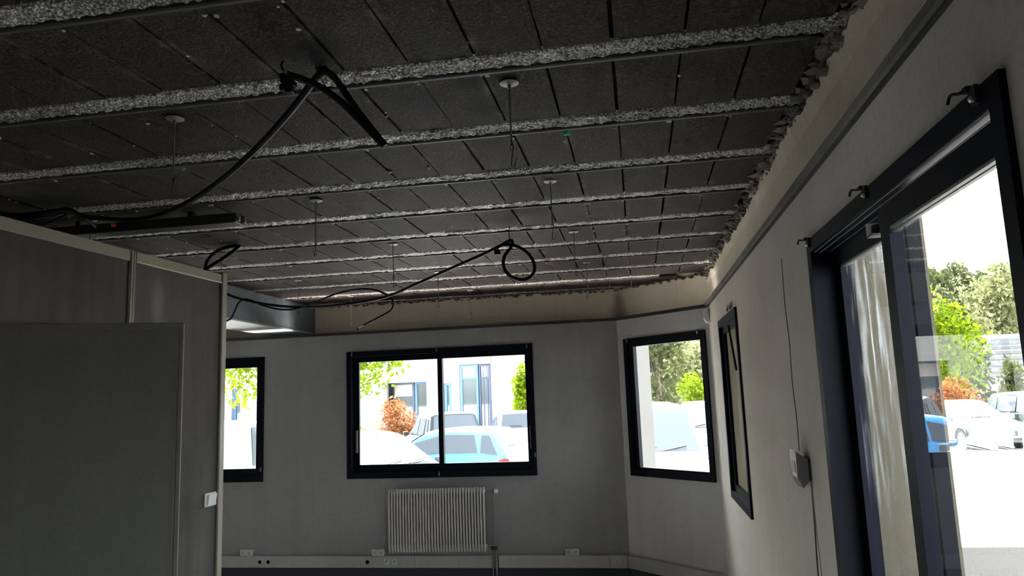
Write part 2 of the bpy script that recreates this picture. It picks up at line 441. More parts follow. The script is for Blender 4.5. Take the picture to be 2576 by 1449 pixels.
def frame(mb, F, s0, s1, z0, z1, l_, r_, b_, t_, d0, d1):
    fbox(mb, F, s0, s0 + l_, z0, z1, d0, d1); fbox(mb, F, s1 - r_, s1, z0, z1, d0, d1)
    fbox(mb, F, s0 + l_, s1 - r_, z0, z0 + b_, d0, d1); fbox(mb, F, s0 + l_, s1 - r_, z1 - t_, z1, d0, d1)
    return mb

# ================================================================== room shell
X0, Y0 = -6.3, -2.6
ZL = 2.352                                        # top of the wall lining
W0 = (-5.60, -3.742, 0.907, 2.145); W1 = (-2.857, -0.988, 0.917, 2.150); W2 = (0.087, 1.026, 0.907, 2.141); W3 = (4.505, 5.455, 0.908, 2.130)
DR = (1.21, 2.577, 0.0, 2.131)
struct(MB().box(X0 - .2, XC + .1, Y0 - .2, D + .1, -0.30, 0.0), 'floor', M['floor'], 'bare grey screed floor of the empty room', 'floor')
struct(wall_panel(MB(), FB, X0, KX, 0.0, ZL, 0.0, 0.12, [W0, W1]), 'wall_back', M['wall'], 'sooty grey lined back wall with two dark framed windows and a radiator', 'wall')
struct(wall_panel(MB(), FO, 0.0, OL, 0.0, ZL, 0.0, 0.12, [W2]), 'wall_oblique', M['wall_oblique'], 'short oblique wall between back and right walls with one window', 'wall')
wr = struct(wall_panel(MB(), FR, Y0, YC, 0.0, ZL, 0.0, 0.10, [W3, DR]), 'wall_right', M['wall_right'], 'sooty plaster right wall with the sliding door', 'wall')
FL = lambda s, d, z: (X0 - d, s, z)
struct(wall_panel(MB(), FL, Y0 - .2, D + .86, 0.0, 2.8, 0.0, .2), 'wall_left', M['wall_left'], 'plain left wall behind the partition', 'wall')
struct(MB().box(X0 - .2, XC + .2, Y0 - .2, Y0, 0.0, 2.8), 'wall_front', M['wall'], 'plain wall behind the camera', 'wall')
# shelf on top of the lining and the set back upper wall
YU, XU = 7.82, 0.692
UC = (-0.19, YU); UR = (XU, 7.08)
sh = MB().prism([(X0, D + .30), (KX + .14, D + .30), (XC + .10, YC + .37), (XC + .10, Y0), (XC + .30, Y0), (XC + .30, 7.2), (0.0, 8.0), (X0, 8.0)], 2.30, 2.35, 'z')  # slot left open behind the lining to let daylight onto the upper wall
struct(sh, 'trim_1', M['wall'], 'ledge slab on top of the wall lining', 'ledge')
struct(MB().prism([(X0 - .2, YU), UC, (UC[0] + .12, YU + .2), (X0 - .2, YU + .2)], 2.35, 2.80, 'z'), 'wall_upper_back', M['upper'], 'tan raw upper wall set back above the back ledge', 'wall')
struct(MB().prism([UC, UR, (UR[0] + .16, UR[1] + .14), (UC[0] + .12, YU + .2)], 2.35, 2.80, 'z'), 'wall_upper_oblique', M['upper'], 'tan raw upper wall above the oblique ledge', 'wall')
wur = struct(MB().prism([UR, (XU, Y0), (XU + .2, Y0), (XU + .2, UR[1] + .14)], 2.35, 2.80, 'z'), 'wall_upper_right', M['upper'], 'tan raw upper wall above the rail of the right wall', 'wall')
# torn plaster along the ceiling: a thin skin with a ragged top
def ragged(F, s0, s1, ztop, zb, name, mat, parent, step=0.035, amp=0.05, seed=1):
    r_ = random.Random(seed); mb = MB(); n = int((s1 - s0) / step); tops = []
    h = 0.0
    for i in range(n + 1):
        h += r_.uniform(-0.4, 0.4) * amp; h = max(-amp, min(amp * 0.3, h)); tops.append(ztop + h + r_.uniform(-.2, .2) * amp)
    vs = []
    for i in range(n + 1):
        s = s0 + (s1 - s0) * i / n; d = -0.012 - 0.010 * r_.random()
        vs += [F(s, -0.002, zb), F(s, d, tops[i] - 0.012), F(s, 0.0, tops[i])]
    fs = []
    for i in range(n):
        a = 3 * i; fs += [(a, a + 3, a + 4, a + 1), (a + 1, a + 4, a + 5, a + 2)]
    mb.add(vs, fs); return mb.build(name, mat, parent, fix=False)
FUR = lambda s, d, z: (XU + d, s, z)
ragged(FUR, 0.6, UR[1], 2.715, 2.62, 'torn_plaster_edge', M['upper'], wur, 0.03, 0.045, 3)
def lumps(name, parent, mat, n, place, size, seed):
    r_ = random.Random(seed); mb = MB()
    for i in range(n):
        c = Vector(place(r_)); s_ = r_.uniform(*size)
        bm = bmesh.new(); bmesh.ops.create_icosphere(bm, subdivisions=1, radius=s_)
        for v in bm.verts: v.co = c + Vector((v.co.x * r_.uniform(.6, 1.5), v.co.y * r_.uniform(.6, 1.5), v.co.z * r_.uniform(.3, .8)))
        vs = [tuple(v.co) for v in bm.verts]; fs = [tuple(v.index for v in f.verts) for f in bm.faces]; bm.free()
        mb.add(vs, fs)
    o = mb.build(name, mat, parent); o['kind'] = 'stuff'; return o
lumps('mortar_lumps', wur, M['mortar'], 260, lambda r_: (XU - r_.random() * .02, r_.uniform(.8, 7.0), 2.715 + r_.uniform(-.03, .02)), (.008, .03), 5)
lumps('mortar_lumps', bpy.data.objects['wall_upper_back'], M['mortar'], 150, lambda r_: (r_.uniform(-3.5, -.25), YU - r_.random() * .02, 2.732 + r_.uniform(-.014, .008)), (.008, .024), 15)
lumps('mortar_lumps', bpy.data.objects['wall_upper_oblique'], M['mortar'], 70, lambda r_: (lambda t: (UC[0] + (UR[0] - UC[0]) * t - .012, UC[1] + (UR[1] - UC[1]) * t - .012, 2.732 + r_.uniform(-.014, .008)))(r_.random()), (.008, .024), 16)
# grey edge profiles closing the lining
pr = struct(MB().box(XC - .022, XC + .10, Y0, 2.50, 2.331, 2.357).box(XC - .022, XC + .10, 2.506, YC - .01, 2.331, 2.357), 'trim_2', M['profile'], 'grey metal edge profile running along the right wall', 'trim')
MB().box(XC - .0235, XC - .018, Y0, YC - .02, 2.355, 2.359).build('profile_lip', plain('worn_pale_edge', (0.6, 0.56, 0.46), 0.4), pr)  # highlight on the top edge, put in as a pale strip
MB().box(XC - .010, XC, Y0, YC - .02, 2.322, 2.331).build('shadow_gap', M['soot'], pr)  # dark strip standing in for the shade under the profile
struct(MB().box(X0, KX, D - .016, D + .12, 2.324, 2.352), 'trim_3', M['soot'], 'soot blackened edge profile along the back wall ledge', 'trim')  # same grey profile as the right wall, its shade put into the colour
b_ = MB(); fbox(b_, FO, 0.0, OL - .01, 2.324, 2.352, -.016, .12)
struct(b_, 'trim_4', M['soot'], 'soot blackened edge profile along the oblique ledge', 'trim')  # darkened like the back one to carry the shade
# dark skirtings below the trunking
struct(MB().box(X0, KX - .002, D - .012, D, 0.0, 0.085), 'baseboard_back', M['skirting'], 'dark blue grey skirting under the back wall trunking', 'skirting')
b_ = MB(); fbox(b_, FO, 0.004, OL - .012, 0.0, 0.085, -.012, 0.0)
struct(b_, 'baseboard_oblique', M['skirting'], 'dark blue grey skirting under the oblique wall trunking', 'skirting')
# crack and nicks in the right wall plaster
MB().tube([(XC - .0005, 3.06, 2.16), (XC - .0005, 3.075, 1.98), (XC - .0005, 3.055, 1.82), (XC - .0005, 3.07, 1.66), (XC - .0005, 3.05, 1.52), (XC - .0005, 3.06, 1.40)], 0.0022, 5).build('crack', M['soot'], wr)
for y, z in ((3.44, 1.82), (3.86, 1.80)):
    MB().box(XC - .002, XC + .002, y - .004, y + .004, z - .012, z + .012).build('plaster_nick', M['white_plastic'], wr, bevel=.001)

# ================================================================== ceiling: slab, joists, blocks
ce = MB().box(X0 - .2, XC + .4, Y0 - .2, 8.05, 2.80, 3.28)
ce.box(X0, -4.43, Y0, YU, 2.735, 2.80).box(-4.43, XU, Y0, 0.5, 2.735, 2.80)
ce.box(XC + .3, 2.0, Y0, 6.6, 3.02, 3.28)  # unseen eave added to keep skylight off the outside wall
ceiling = struct(ce, 'ceiling', M['slab'], 'bare sooty block and joist ceiling', 'ceiling')
JY = [1.714 + .6 * k for k in range(-2, 11)]       # far edge of each joist
XA, XB = -4.42, XU
for k, yj in enumerate(JY):
    if yj > YU + .05: continue
    xb = XB if yj < 7.0 else (0.25 if yj < 7.3 else -0.1)
    nx = int((xb - XA) / (0.013 if yj < 4 else 0.02)); ny = 9 if yj < 4 else 6
    y0, y1 = yj - .120, yj - .018
    vs = []; r_ = random.Random(50 + k)
    for i in range(nx + 1):
        for j in range(ny + 1):
            e = 0 if j in (0, ny) else 1
            vs.append((XA + (xb - XA) * i / nx + r_.uniform(-.003, .003), y0 + (y1 - y0) * j / ny + r_.uniform(-.003, .003) * e, HC + .003 + (r_.uniform(-.006, .005) if e else 0.012)))
    w = ny + 1
    fs = [(i * w + j, i * w + j + 1, (i + 1) * w + j + 1, (i + 1) * w + j) for i in range(nx) for j in range(ny)]
    jo = MB().add(vs, fs).build('joist', M['rough'], ceiling, fix=False)
    lp = MB()
    lp.prism([(yj - .020, 2.76), (yj - .020, HC - .001), (yj - .016, HC - .006), (yj - .004, HC - .006), (yj, HC - .001), (yj, 2.76)], XA, xb - (0.0 if k % 3 else .1), 'x')
    lp.build('joist_lip', M['lip'], jo)
blk = {}
for v_ in range(6):
    r_ = random.Random(90 + v_); mb = MB(); w, d = 0.2115, 0.476
    nx, ny = 3, 4; vs = []
    for i in range(nx + 1):
        for j in range(ny + 1):
            vs.append((-w / 2 + w * i / nx + (r_.uniform(-.0015, .0015) if i in (0, nx) else 0), -d / 2 + d * j / ny, r_.uniform(-.0012, .0012) + (.004 if i in (0, nx) or j in (0, ny) else 0)))
    q = ny + 1; fs = [(i * q + j, i * q + j + 1, (i + 1) * q + j + 1, (i + 1) * q + j) for i in range(nx) for j in range(ny)]
    mb.add(vs, fs); mb.box(-w / 2 + .001, w / 2 - .001, -d / 2 + .001, d / 2 - .001, 0.004, 0.05)
    o = mb.build('ceiling_block', M['block'], ceiling, fix=False); blk[v_] = o
used = set()
for ri, yj in enumerate(JY[:-1]):
    for k in range(-20, 4):
        x0 = -0.02 + .22 * k; yc = yj + .002 + .239
        if yc > 7.75 or x0 + .22 > 0.69: continue
        if yc > 6.95 and x0 + .1 > 0.69 - (yc - 7.08) / .74 * .88 - .05: continue
        v_ = rnd.randrange(6)
        if v_ in used:
            o = blk[v_].copy(); COL.objects.link(o)
        else:
            o = blk[v_]; used.add(v_)
        o.location = (x0 + .11 + rnd.uniform(-.0034, .0034), yc, HC + .001 + rnd.uniform(-.002, .003))
# narrow mortar strip against the right wall and pale droppings along the joints
lumps('edge_mortar', ceiling, M['mortar'], 420, lambda r_: (r_.uniform(.645, .70), r_.uniform(.5, 7.0), HC + .012 + r_.uniform(-.012, .02)), (.012, .032), 8)
def dab(r_):
    k = r_.randrange(-14, 4); yj = r_.choice(JY[1:10])
    return (-0.02 + .22 * k + r_.uniform(-.02, .02), yj + (r_.uniform(.0, .05) if r_.random() < .7 else r_.uniform(0, .45)), HC + .001)
lumps('mortar_droppings', ceiling, M['speck'], 230, dab, (.003, .011), 9)

# ================================================================== windows
def small_brackets(F, spots, parent):
    for s, z in spots:
        b = MB(); fbox(b, F, s - .006, s + .006, z - .012, z + .012, -.030, -.018); fbox(b, F, s - .004, s + .004, z + .004, z + .03, -.024, -.018)
        b.build('curtain_clip', M['zinc'], parent)
def sliding_window(name, F, W, label, mull, glass_z, gl, gr, handles):
    f = MB(); frame(f, F, W[0], W[1], W[2], W[3], .05, .05, .055, .05, -.018, .10)
    w = tag(f.build(name, M['frame']), label, 'window', kind='structure')
    z0, z1 = glass_z; m0, m1 = mull
    for (a, b, d) in ((W[0] + .05, m1, .028), (m0, W[1] - .05, .0)):
        lw = gl - a if a < m0 - .5 else m1 - m0
        rw = m1 - m0 if b < W[1] - .2 else b - gr
        s_ = MB(); frame(s_, F, a, b, W[2] + .055, W[3] - .05, lw, rw, z0 - W[2] - .055, W[3] - .05 - z1, d, d + .026)
        sa = s_.build('sash', M['frame'], w)
        g = MB(); fbox(g, F, a + lw - .004, b - rw + .004, z0 - .004, z1 + .004, d + .012, d + .013)
        g.build('pane', M['glass'], sa)
    for s, z, d in handles:
        h = MB(); fbox(h, F, s - .011, s + .011, z - .11, z + .11, d - .012, d); h.build('pull_handle', M['zinc'], w, bevel=.003)
    return w
w0 = sliding_window('window_1', FB, W0, 'dark navy sliding window partly hidden behind the partition post', (-4.70, -4.65), (1.035, 2.042), -5.49, -3.823, [(-3.785, 1.29, 0.0)])
w1 = sliding_window('window_2', FB, W1, 'wide dark navy two-pane sliding window above the radiator', (-1.931, -1.884), (1.045, 2.045), -2.744, -1.066, [(-1.03, 1.27, 0.0), (-2.77, 1.27, .028)])
small_brackets(FB, [(-2.80, 2.12), (-1.93, 2.125), (-1.04, 2.12), (-1.93, .945), (-1.0, 1.10)], w1)
small_brackets(FB, [(-3.76, 1.02)], w0)
f = MB(); frame(f, FO, W2[0], W2[1], W2[2], W2[3], .05, .05, .055, .05, -.018, .10)
w2 = tag(f.build('window_3', M['frame']), 'single-pane dark navy window in the oblique wall', 'window', kind='structure')
s_ = MB(); frame(s_, FO, W2[0] + .05, W2[1] - .05, W2[2] + .055, W2[3] - .05, .055, .012, .022, .026, 0.0, .04); sa = s_.build('sash', M['frame'], w2)
g = MB(); fbox(g, FO, .188, .966, .982, 2.067, .022, .023); g.build('pane', M['glass'], sa)
small_brackets(FO, [(.14, 2.12), (.96, 2.125)], w2)
f = MB(); frame(f, FR, W3[0], W3[1], W3[2], W3[3], .045, .045, .05, .05, -.014, .09)
w3 = tag(f.build('window_4', M['frame']), 'narrow-looking dark framed window seen edge-on in the right wall', 'window', kind='structure')
s_ = MB(); frame(s_, FR, W3[0] + .045, W3[1] - .045, W3[2] + .05, W3[3] - .05, .05, .05, .045, .045, .012, .052); sa = s_.build('sash', M['frame'], w3)
g = MB(); fbox(g, FR, W3[0] + .09, W3[1] - .09, W3[2] + .09, W3[3] - .09, .032, .033); g.build('pane', M['glass_sooty'], sa)
MB().tube([(XC - .004, 4.93, 2.055), (XC - .012, 4.80, 1.97), (XC - .014, 4.70, 1.86), (XC - .012, 4.64, 1.76)], .007, 6).build('stay_arm', M['black'], w3)
small_brackets(FR, [(4.62, 2.14), (4.75, 2.14), (4.545, 2.14)], w3)

# ------------------------------------------------------------------ sliding door
f = MB(); frame(f, FR, DR[0], DR[1], DR[2], DR[3], .042, .050, .03, .045, -.012, .115)
door = tag(f.build('door_2', M['frame']), 'tall dark navy glazed sliding door in the right wall', 'door', kind='structure')
for z, d in ((2.083, -.002), (2.078, .012), (2.081, .045)):
    t = MB(); fbox(t, FR, DR[0] + .05, DR[1] - .06, z, z + .002, d, d + .003); t.build('track_lip', M['zinc'], door)
s_ = MB(); frame(s_, FR, 1.252, 1.885, .03, 2.072, .040, .060, .08, .058, .006, .038)
sa = s_.build('inner_leaf', M['frame'], door); sa['label'] = 'near door leaf with clear glass'
g = MB(); fbox(g, FR, 1.288, 1.829, .106, 2.018, .021, .022); g.build('pane', M['glass'], sa)
t = MB(); fbox(t, FR, 1.292, 1.825, 2.008, 2.014, .008, .020); fbox(t, FR, 1.292, 1.825, 2.000, 2.003, .010, .020); t.build('glazing_bead', M['zinc'], sa)
s_ = MB(); frame(s_, FR, 1.878, 2.527, .03, 2.086, .100, .055, .08, .056, .062, .094)
sa = s_.build('outer_leaf', M['frame'], door); sa['label'] = 'far door leaf with smeared glass'
g = MB(); fbox(g, FR, 1.974, 2.476, .106, 2.034, .077, .078); g.build('pane', M['glass_smear'], sa)
t = MB(); fbox(t, FR, 1.98, 2.47, 2.022, 2.028, .064, .076); t.build('glazing_bead', M['zinc'], sa)
c_ = MB(); fbox(c_, FR, 1.915, 1.955, 2.012, 2.018, -.006, .03); fbox(c_, FR, 1.949, 1.955, 2.012, 2.05, -.006, .03); fbox(c_, FR, 1.915, 1.955, 2.012, 2.05, .024, .03)
c_.build('latch_keeper', M['zinc'], door)
for y, z in ((1.283, 2.118), (1.895, 2.118), (2.525, 2.118)):
    h = MB(); fbox(h, FR, y - .010, y + .010, z - .016, z + .016, -.020, -.012)
    h.tube([(XC - .014, y, z + .008), (XC - .020, y + .016, z + .018), (XC - .028, y + .024, z + .014), (XC - .036, y + .040, z + .018), (XC - .040, y + .046, z + .004)], .003, 6)
    h.box(XC - .026, XC - .016, y + .006, y + .020, z + .010, z + .020)
    cb = h.build('curtain_bracket', M['steel_dark'], door)
    MB().lathe([(.006, 0), (.006, .004), (.003, .007)], 10, lambda x, yy, zz, y=y, z=z: (XC - .020 - zz, y + x, z - .006 + yy)).build('screw', M['tag'], cb)

# ================================================================== beam at the far left
bm_ = thing('concrete_beam', 'blue grey concrete beam end below the ceiling by the back wall', 'beam', (-3.80, 6.9, 2.43))
MB().box(-4.02, -3.578, 3.0, YU, 2.44, 2.735).build('web', M['beam'], bm_)
MB().box(-4.03, -3.570, 3.0, YU, 2.425, 2.44).build('soffit_strip', M['beam_flange'], bm_)

# ================================================================== ceiling hangers
def make_hanger():
    t = thing('ceiling_hanger', '', 'hanger', (0, 0, HC))
    d = MB().lathe([(.0, 0.001), (.032, 0.001), (.034, -.002), (.026, -.006), (.006, -.008), (.006, -.02), (.0, -.02)], 18, lambda x, y, z: (x, y, z))
    d.build('ceiling_plate', M['zinc'], t, local=True)
    MB().tube([(0, 0, -.008), (.001, 0, -.23)], .0032, 6, sub=1).build('rod', M['zinc'], t, local=True)
    MB().tube([(.0, 0, -.215), (.006, 0, -.225), (.007, 0, -.240), (.0, 0, -.245), (-.004, 0, -.235), (.0, 0, -.226), (.006, 0, -.232), (.002, 0, -.26), (-.002, 0, -.295), (.0, 0, -.302), (.010, 0, -.302), (.013, 0, -.285), (.020, 0, -.272)], .0016, 5).build('hook', M['steel_dark'], t, local=True)
    return t
hang = make_hanger()
spots = [(-.384, 2.405, 'first', 'right'), (-1.660, 2.400, 'first', 'left'), (-.386, 3.63, 'second', 'right'), (-1.652, 3.62, 'second', 'middle'), (-3.02, 3.63, 'second', 'left'),
         (-.374, 4.85, 'third', 'right'), (-1.634, 4.83, 'third', 'middle'), (-2.964, 4.885, 'third', 'left'),
         (-.373, 6.05, 'fourth', 'right'), (-1.648, 6.06, 'fourth', 'middle'), (-2.902, 5.995, 'fourth', 'left'), (-1.629, 7.20, 'last', 'right'), (-2.863, 7.11, 'last', 'left')]
for i, (x, y, row, side) in enumerate(spots):
    o = hang if i == 0 else copy_tree(hang)
    o.location = (x, y, HC - .001); o.rotation_euler = (0, 0, rnd.choice((0, .5, 3.3, 2.8)))
    o['label'] = 'thin zinc ceiling hanger rod, %s one in the %s row from the camera' % (side, row)
    o['group'] = 'hanger rods of the removed false ceiling'

# ================================================================== cables under the ceiling
def cable(name, label, pts, r, extra=(), base=None):
    t = thing(name, label, 'cable', pts[0] if base is None else base)
    MB().tube(pts, r, 8).build('sheath', M['black'], t)
    for n_, p_, r_ in extra: MB().tube(p_, r_, 8).build(n_, M['black'], t)
    return t
main = [(-3.240,3.252,2.690),(-3.139,3.297,2.680),(-2.996,3.296,2.690),(-2.880,3.296,2.700),(-2.853,3.363,2.680),(-2.737,3.381,2.660),(-2.596,3.412,2.650),(-2.379,3.334,2.640),(-2.063,3.124,2.635),(-1.734,2.852,2.635),(-1.427,2.565,2.640),(-1.227,2.370,2.650),(-1.091,2.231,2.660),(-1.016,2.164,2.680),(-0.973,2.135,2.700),(-0.951,2.141,2.718)]
strA = [(-0.951,2.135,2.718),(-0.941,2.120,2.712),(-0.925,2.130,2.705),(-0.907,2.150,2.684),(-0.877,2.170,2.632),(-0.841,2.190,2.575),(-0.798,2.200,2.514),(-0.762,2.200,2.466)]
strB = [(-1.034,2.050,2.680),(-0.997,2.080,2.672),(-0.953,2.100,2.654),(-0.894,2.120,2.611),(-0.836,2.140,2.550),(-0.790,2.160,2.495),(-0.757,2.170,2.458)]
cb = cable('electric_cable', 'thick black cable swagged from the ceiling joist down to the partition', main, .0125, [('hanging_end', strA, .0115)], (-0.951, 2.135, 2.718))
MB().tube([(-.962, 2.10, 2.735), (-.955, 2.10, 2.70), (-.935, 2.125, 2.655), (-.93, 2.13, 2.62)], .002, 5).build('wire_tie', M['steel_dark'], cb)
MB().box(-.968, -.932, 2.115, 2.145, 2.714, 2.731).build('fixing_clip', M['black'], cb, bevel=.005)
cb2 = cable('electric_cable', 'short black cable with a clustered connector hanging from the joist', strB, .0115, (), (-1.034, 2.05, 2.68))
k_ = MB()
for dx, dz, s in ((0, -.015, .016), (.016, -.03, .013), (-.006, -.04, .014), (.01, -.05, .012), (-.012, .0, .010)):
    c = Vector((-1.034 + dx, 2.05, 2.675 + dz)); k_.box(c.x - s, c.x + s, c.y - s, c.y + s, c.z - s * .8, c.z + s * .8)
k_.build('connector', M['black'], cb2, bevel=.003)
MB().tube([(-1.045, 2.05, 2.69), (-1.055, 2.055, 2.715), (-1.05, 2.06, 2.731)], .004, 6).build('hook_wire', M['steel_dark'], cb2)
cable('electric_cable', 'bundle of black cables lying along the top of the partition', [(-3.291,3.303,2.700),(-3.111,3.317,2.700),(-2.956,3.329,2.710),(-2.90,3.40,2.70),(-2.90,3.52,2.66)], .010,
      [('second_cable', [(-3.35,3.28,2.672),(-3.15,3.29,2.665),(-3.0,3.31,2.682),(-2.91,3.33,2.702)], .009), ('third_cable', [(-3.4,3.33,2.65),(-3.2,3.36,2.645),(-3.03,3.35,2.655),(-2.92,3.34,2.69)], .008)])
cable('cable_loop', 'stiff dark cable loop rising from the partition top to the ceiling', [(-2.883,4.550,2.590),(-2.848,4.520,2.640),(-2.790,4.500,2.685),(-2.714,4.480,2.710),(-2.636,4.470,2.720),(-2.581,4.450,2.712),(-2.557,4.400,2.690),(-2.651,4.450,2.657),(-2.767,4.500,2.623),(-2.870,4.540,2.590)], .0125)
cl = cable('electric_cable', 'black cable ending in a round loop hanging from the ceiling middle', [(-3.54,5.62,2.722),(-3.50,5.66,2.67),(-3.399,5.700,2.600),(-3.278,5.700,2.5525),(-3.150,5.700,2.5175),(-2.971,5.700,2.480),(-2.740,5.700,2.451),(-2.503,5.600,2.432),(-2.257,5.500,2.426),(-2.021,5.400,2.429),(-1.809,5.300,2.447),(-1.590,5.150,2.485),(-1.366,5.000,2.527),(-1.155,4.850,2.564),(-0.969,4.700,2.590),(-0.845,4.620,2.619),(-0.759,4.550,2.638),(-0.739,4.520,2.615),(-0.752,4.500,2.576),(-0.787,4.500,2.535),(-0.799,4.500,2.485),(-0.786,4.500,2.433),(-0.742,4.500,2.390),(-0.677,4.500,2.371),(-0.626,4.500,2.390),(-0.601,4.500,2.436),(-0.616,4.500,2.503),(-0.667,4.520,2.564),(-0.742,4.550,2.606),(-0.815,4.600,2.621),(-0.862,4.640,2.617)], .011, (), (-.76, 4.55, 2.638))
MB().tube([(-.762, 4.55, 2.645), (-.765, 4.555, 2.69), (-.76, 4.56, 2.731)], .003, 5).build('suspension_wire', M['steel_dark'], cl)
MB().box(-.875, -.838, 4.60, 4.64, 2.565, 2.60).build('connector', M['black'], cl, bevel=.004)
MB().tube([(-.855, 4.62, 2.60), (-.85, 4.62, 2.612)], .004, 6, sub=1).build('connector_lead', M['black'], cl)
c4 = cable('electric_cable', 'thin black cable with a bare end drooping over the big window', [(-3.409,5.700,2.370),(-3.359,5.700,2.394),(-3.324,5.700,2.460),(-3.296,5.700,2.516),(-3.241,5.700,2.547),(-3.169,5.700,2.529),(-3.078,5.700,2.487),(-2.935,5.700,2.445),(-2.775,5.700,2.439),(-2.571,5.600,2.466),(-2.357,5.500,2.509),(-2.170,5.450,2.529),(-2.004,5.400,2.515),(-1.874,5.350,2.463),(-1.814,5.350,2.398),(-1.855,5.400,2.342),(-1.976,5.450,2.295),(-2.109,5.500,2.250)], .008)
MB().tube([(-2.109,5.5,2.25), (-2.14,5.5,2.238), (-2.155,5.5,2.225)], .0025, 5).build('bare_wire', M['zinc'], c4)
MB().box(-2.162, -2.150, 5.495, 5.505, 2.210, 2.228).build('wire_tip', M['black'], c4)

tr = thing('lamp_tray', 'dark steel light fitting tray under the ceiling behind the partition', 'tray', (-2.7, 3.64, 2.66))
MB().box(-3.70, -2.112, 3.605, 3.70, 2.645, 2.70).build('tray', M['steel_dark'], tr, bevel=.004)
for y in (3.615, 3.675): MB().box(-2.125, -2.095, y, y + .018, 2.655, 2.685).build('end_clip', M['zinc'], tr, bevel=.003)
for x in (-2.4, -3.1): MB().box(x - .015, x + .015, 3.63, 3.67, 2.70, 2.731).build('hanger_strap', M['steel_dark'], tr)
MB().box(-2.855, -2.835, 3.585, 3.605, 2.672, 2.690).build('orange_tag', M['orange'], tr, bevel=.002)
tag(MB().box(-.245, -.215, 2.892, 2.905, HC - .030, HC - .012).build('plastic_clip', M['green_tag'], bevel=.003), 'tiny bright green plastic clip stuck on a ceiling joist', 'clip')

# ================================================================== partition and its open door leaf
PA = -0.028
pt = thing('office_partition', 'sooty office partition with beige aluminium profiles and end post', 'partition', (-2.9213, 4.8472, 0), PA)
# local: x towards the room, y away from the camera; the partition runs towards -y
def pbox(a0, a1, x0, x1, z0, z1): return MB().box(x0, x1, -a1, -a0, z0, z1)
for a0, a1 in ((0.03, .922), (.968, 1.92)):
    pbox(a0, a1, -.055, -.008, .06, 2.536).build('panel', M['partition'], pt, local=True)
pbox(1.92, 2.2, -.055, -.008, 2.09, 2.536).build('panel', M['partition'], pt, local=True)
pbox(3.15, 5.2, -.055, -.008, .06, 2.536).build('panel', M['partition'], pt, local=True)
pbox(2.2, 3.15, -.055, -.008, 2.09, 2.536).build('panel', M['partition'], pt, local=True)
tr_ = pbox(.028, .917, -.065, .004, 2.536, 2.600).build('top_rail', M['beige'], pt, local=True, bevel=.002)
pbox(.973, 5.2, -.065, .004, 2.536, 2.600).build('top_rail', M['beige'], pt, local=True, bevel=.002)
pbox(.028, .917, .004, .0065, 2.535, 2.541).build('bright_edge', plain('bright_profile_edge', (.75, .72, .62), .3), tr_, local=True)
jc = MB().box(-.065, .008, -.962, -.946, .0, 2.602).box(-.065, .008, -.940, -.926, .0, 2.602)
jc.build('joint_cover', M['beige'], pt, local=True, bevel=.002)
pbox(.918, .972, -.06, .001, .0, 2.598).build('joint_gap', M['beige_dark'], pt, local=True)
pbox(-.028, .026, -.065, .012, 0.0, 2.618).build('end_post', M['beige'], pt, local=True, bevel=.004)
pbox(.026, .031, -.06, .0, 0.0, 2.60).build('post_gap', M['beige_dark'], pt, local=True)
pbox(.03, 1.92, -.06, .002, 0.0, .06).build('bottom_rail', M['beige'], pt, local=True)
pbox(3.15, 5.2, -.06, .002, 0.0, .06).build('bottom_rail', M['beige'], pt, local=True)
pbox(1.92, 2.2, -.055, -.008, 0.0, 2.09).build('panel', M['partition'], pt, local=True)
for a in (2.2, 3.11): pbox(a, a + .04, -.065, .006, 0.0, 2.09).build('door_jamb', M['beige'], pt, local=True)
pbox(2.24, 3.11, -.065, .006, 2.05, 2.09).build('door_head', M['beige'], pt, local=True)
sw = thing('light_switch', 'white rocker light switch near the partition end post', 'switch', (-2.9213 - .10 * math.sin(.028), 4.8472 - .103, 1.035), PA)
MB().box(-.008, .004, -.065, .065, -.045, .045).build('back_plate', M['white_plastic'], sw, local=True, bevel=.004)
MB().prism([(.004, -.036), (.012, -.036), (.022, .036), (.004, .036)], -.045, .045, 'y').build('rocker', M['white_plastic'], sw, local=True, bevel=.002)

hd = Vector((-2.05, 3.06, 0)); ldir = Vector((-2.67 + 2.05, 2.72 - 3.06, 0)).normalized(); LA = math.atan2(ldir.y, ldir.x)
dl = tag(MB().box(0.0, 1.00, -.02, .02, 0.012, 2.028).build('door_1', M['door_leaf']), 'pale grey door leaf standing open in front of the partition', 'door', kind='structure')
dl.location = hd; dl.rotation_euler = (0, 0, LA)
MB().box(-.012, .006, -.021, .023, 0.012, 2.040).build('edge_strip', M['leaf_edge'], dl, local=True, bevel=.002)
MB().box(0.0, 1.0, -.021, .023, 2.014, 2.040).build('edge_strip', M['leaf_edge'], dl, local=True, bevel=.002)
MB().box(.012, .018, .020, .0218, 0.02, 2.01).box(.024, .026, .020, .0212, 0.02, 2.01).build('edge_groove', M['leaf_edge'], dl, local=True)

# ================================================================== radiator, trunking, sockets, detectors
ra = thing('radiator', 'cream column radiator below the wide window', 'radiator', (-1.94, 6.9, 0.27))
RX0, RX1 = -2.412, -1.470; NC = 34
fin = None
for i in range(NC):
    x = RX0 + .014 + (RX1 - RX0 - .028) * i / (NC - 1)
    if fin is None:
        fin = MB().tube([(0, 0, .285), (0, -.012, .30), (0, -.012, .79), (0, 0, .805)], .0105, 8, sub=2).build('column', M['radiator'], ra, local=True)
        o = fin
    else:
        o = fin.copy(); COL.objects.link(o)
    o.location = (x - ra.location.x, 6.885 - ra.location.y, -.27 + (.008 * (x - RX1)))
MB().box(RX0, RX1, 6.893, 6.935, .285, .315).build('bottom_header', M['radiator'], ra, bevel=.008)
MB().box(RX0, RX1, 6.893, 6.935, .775, .808).build('top_header', M['radiator'], ra, bevel=.008)
MB().box(RX0 + .01, RX1 - .01, 6.905, 6.925, .31, .78).build('back_sheet', M['beige_dark'], ra)
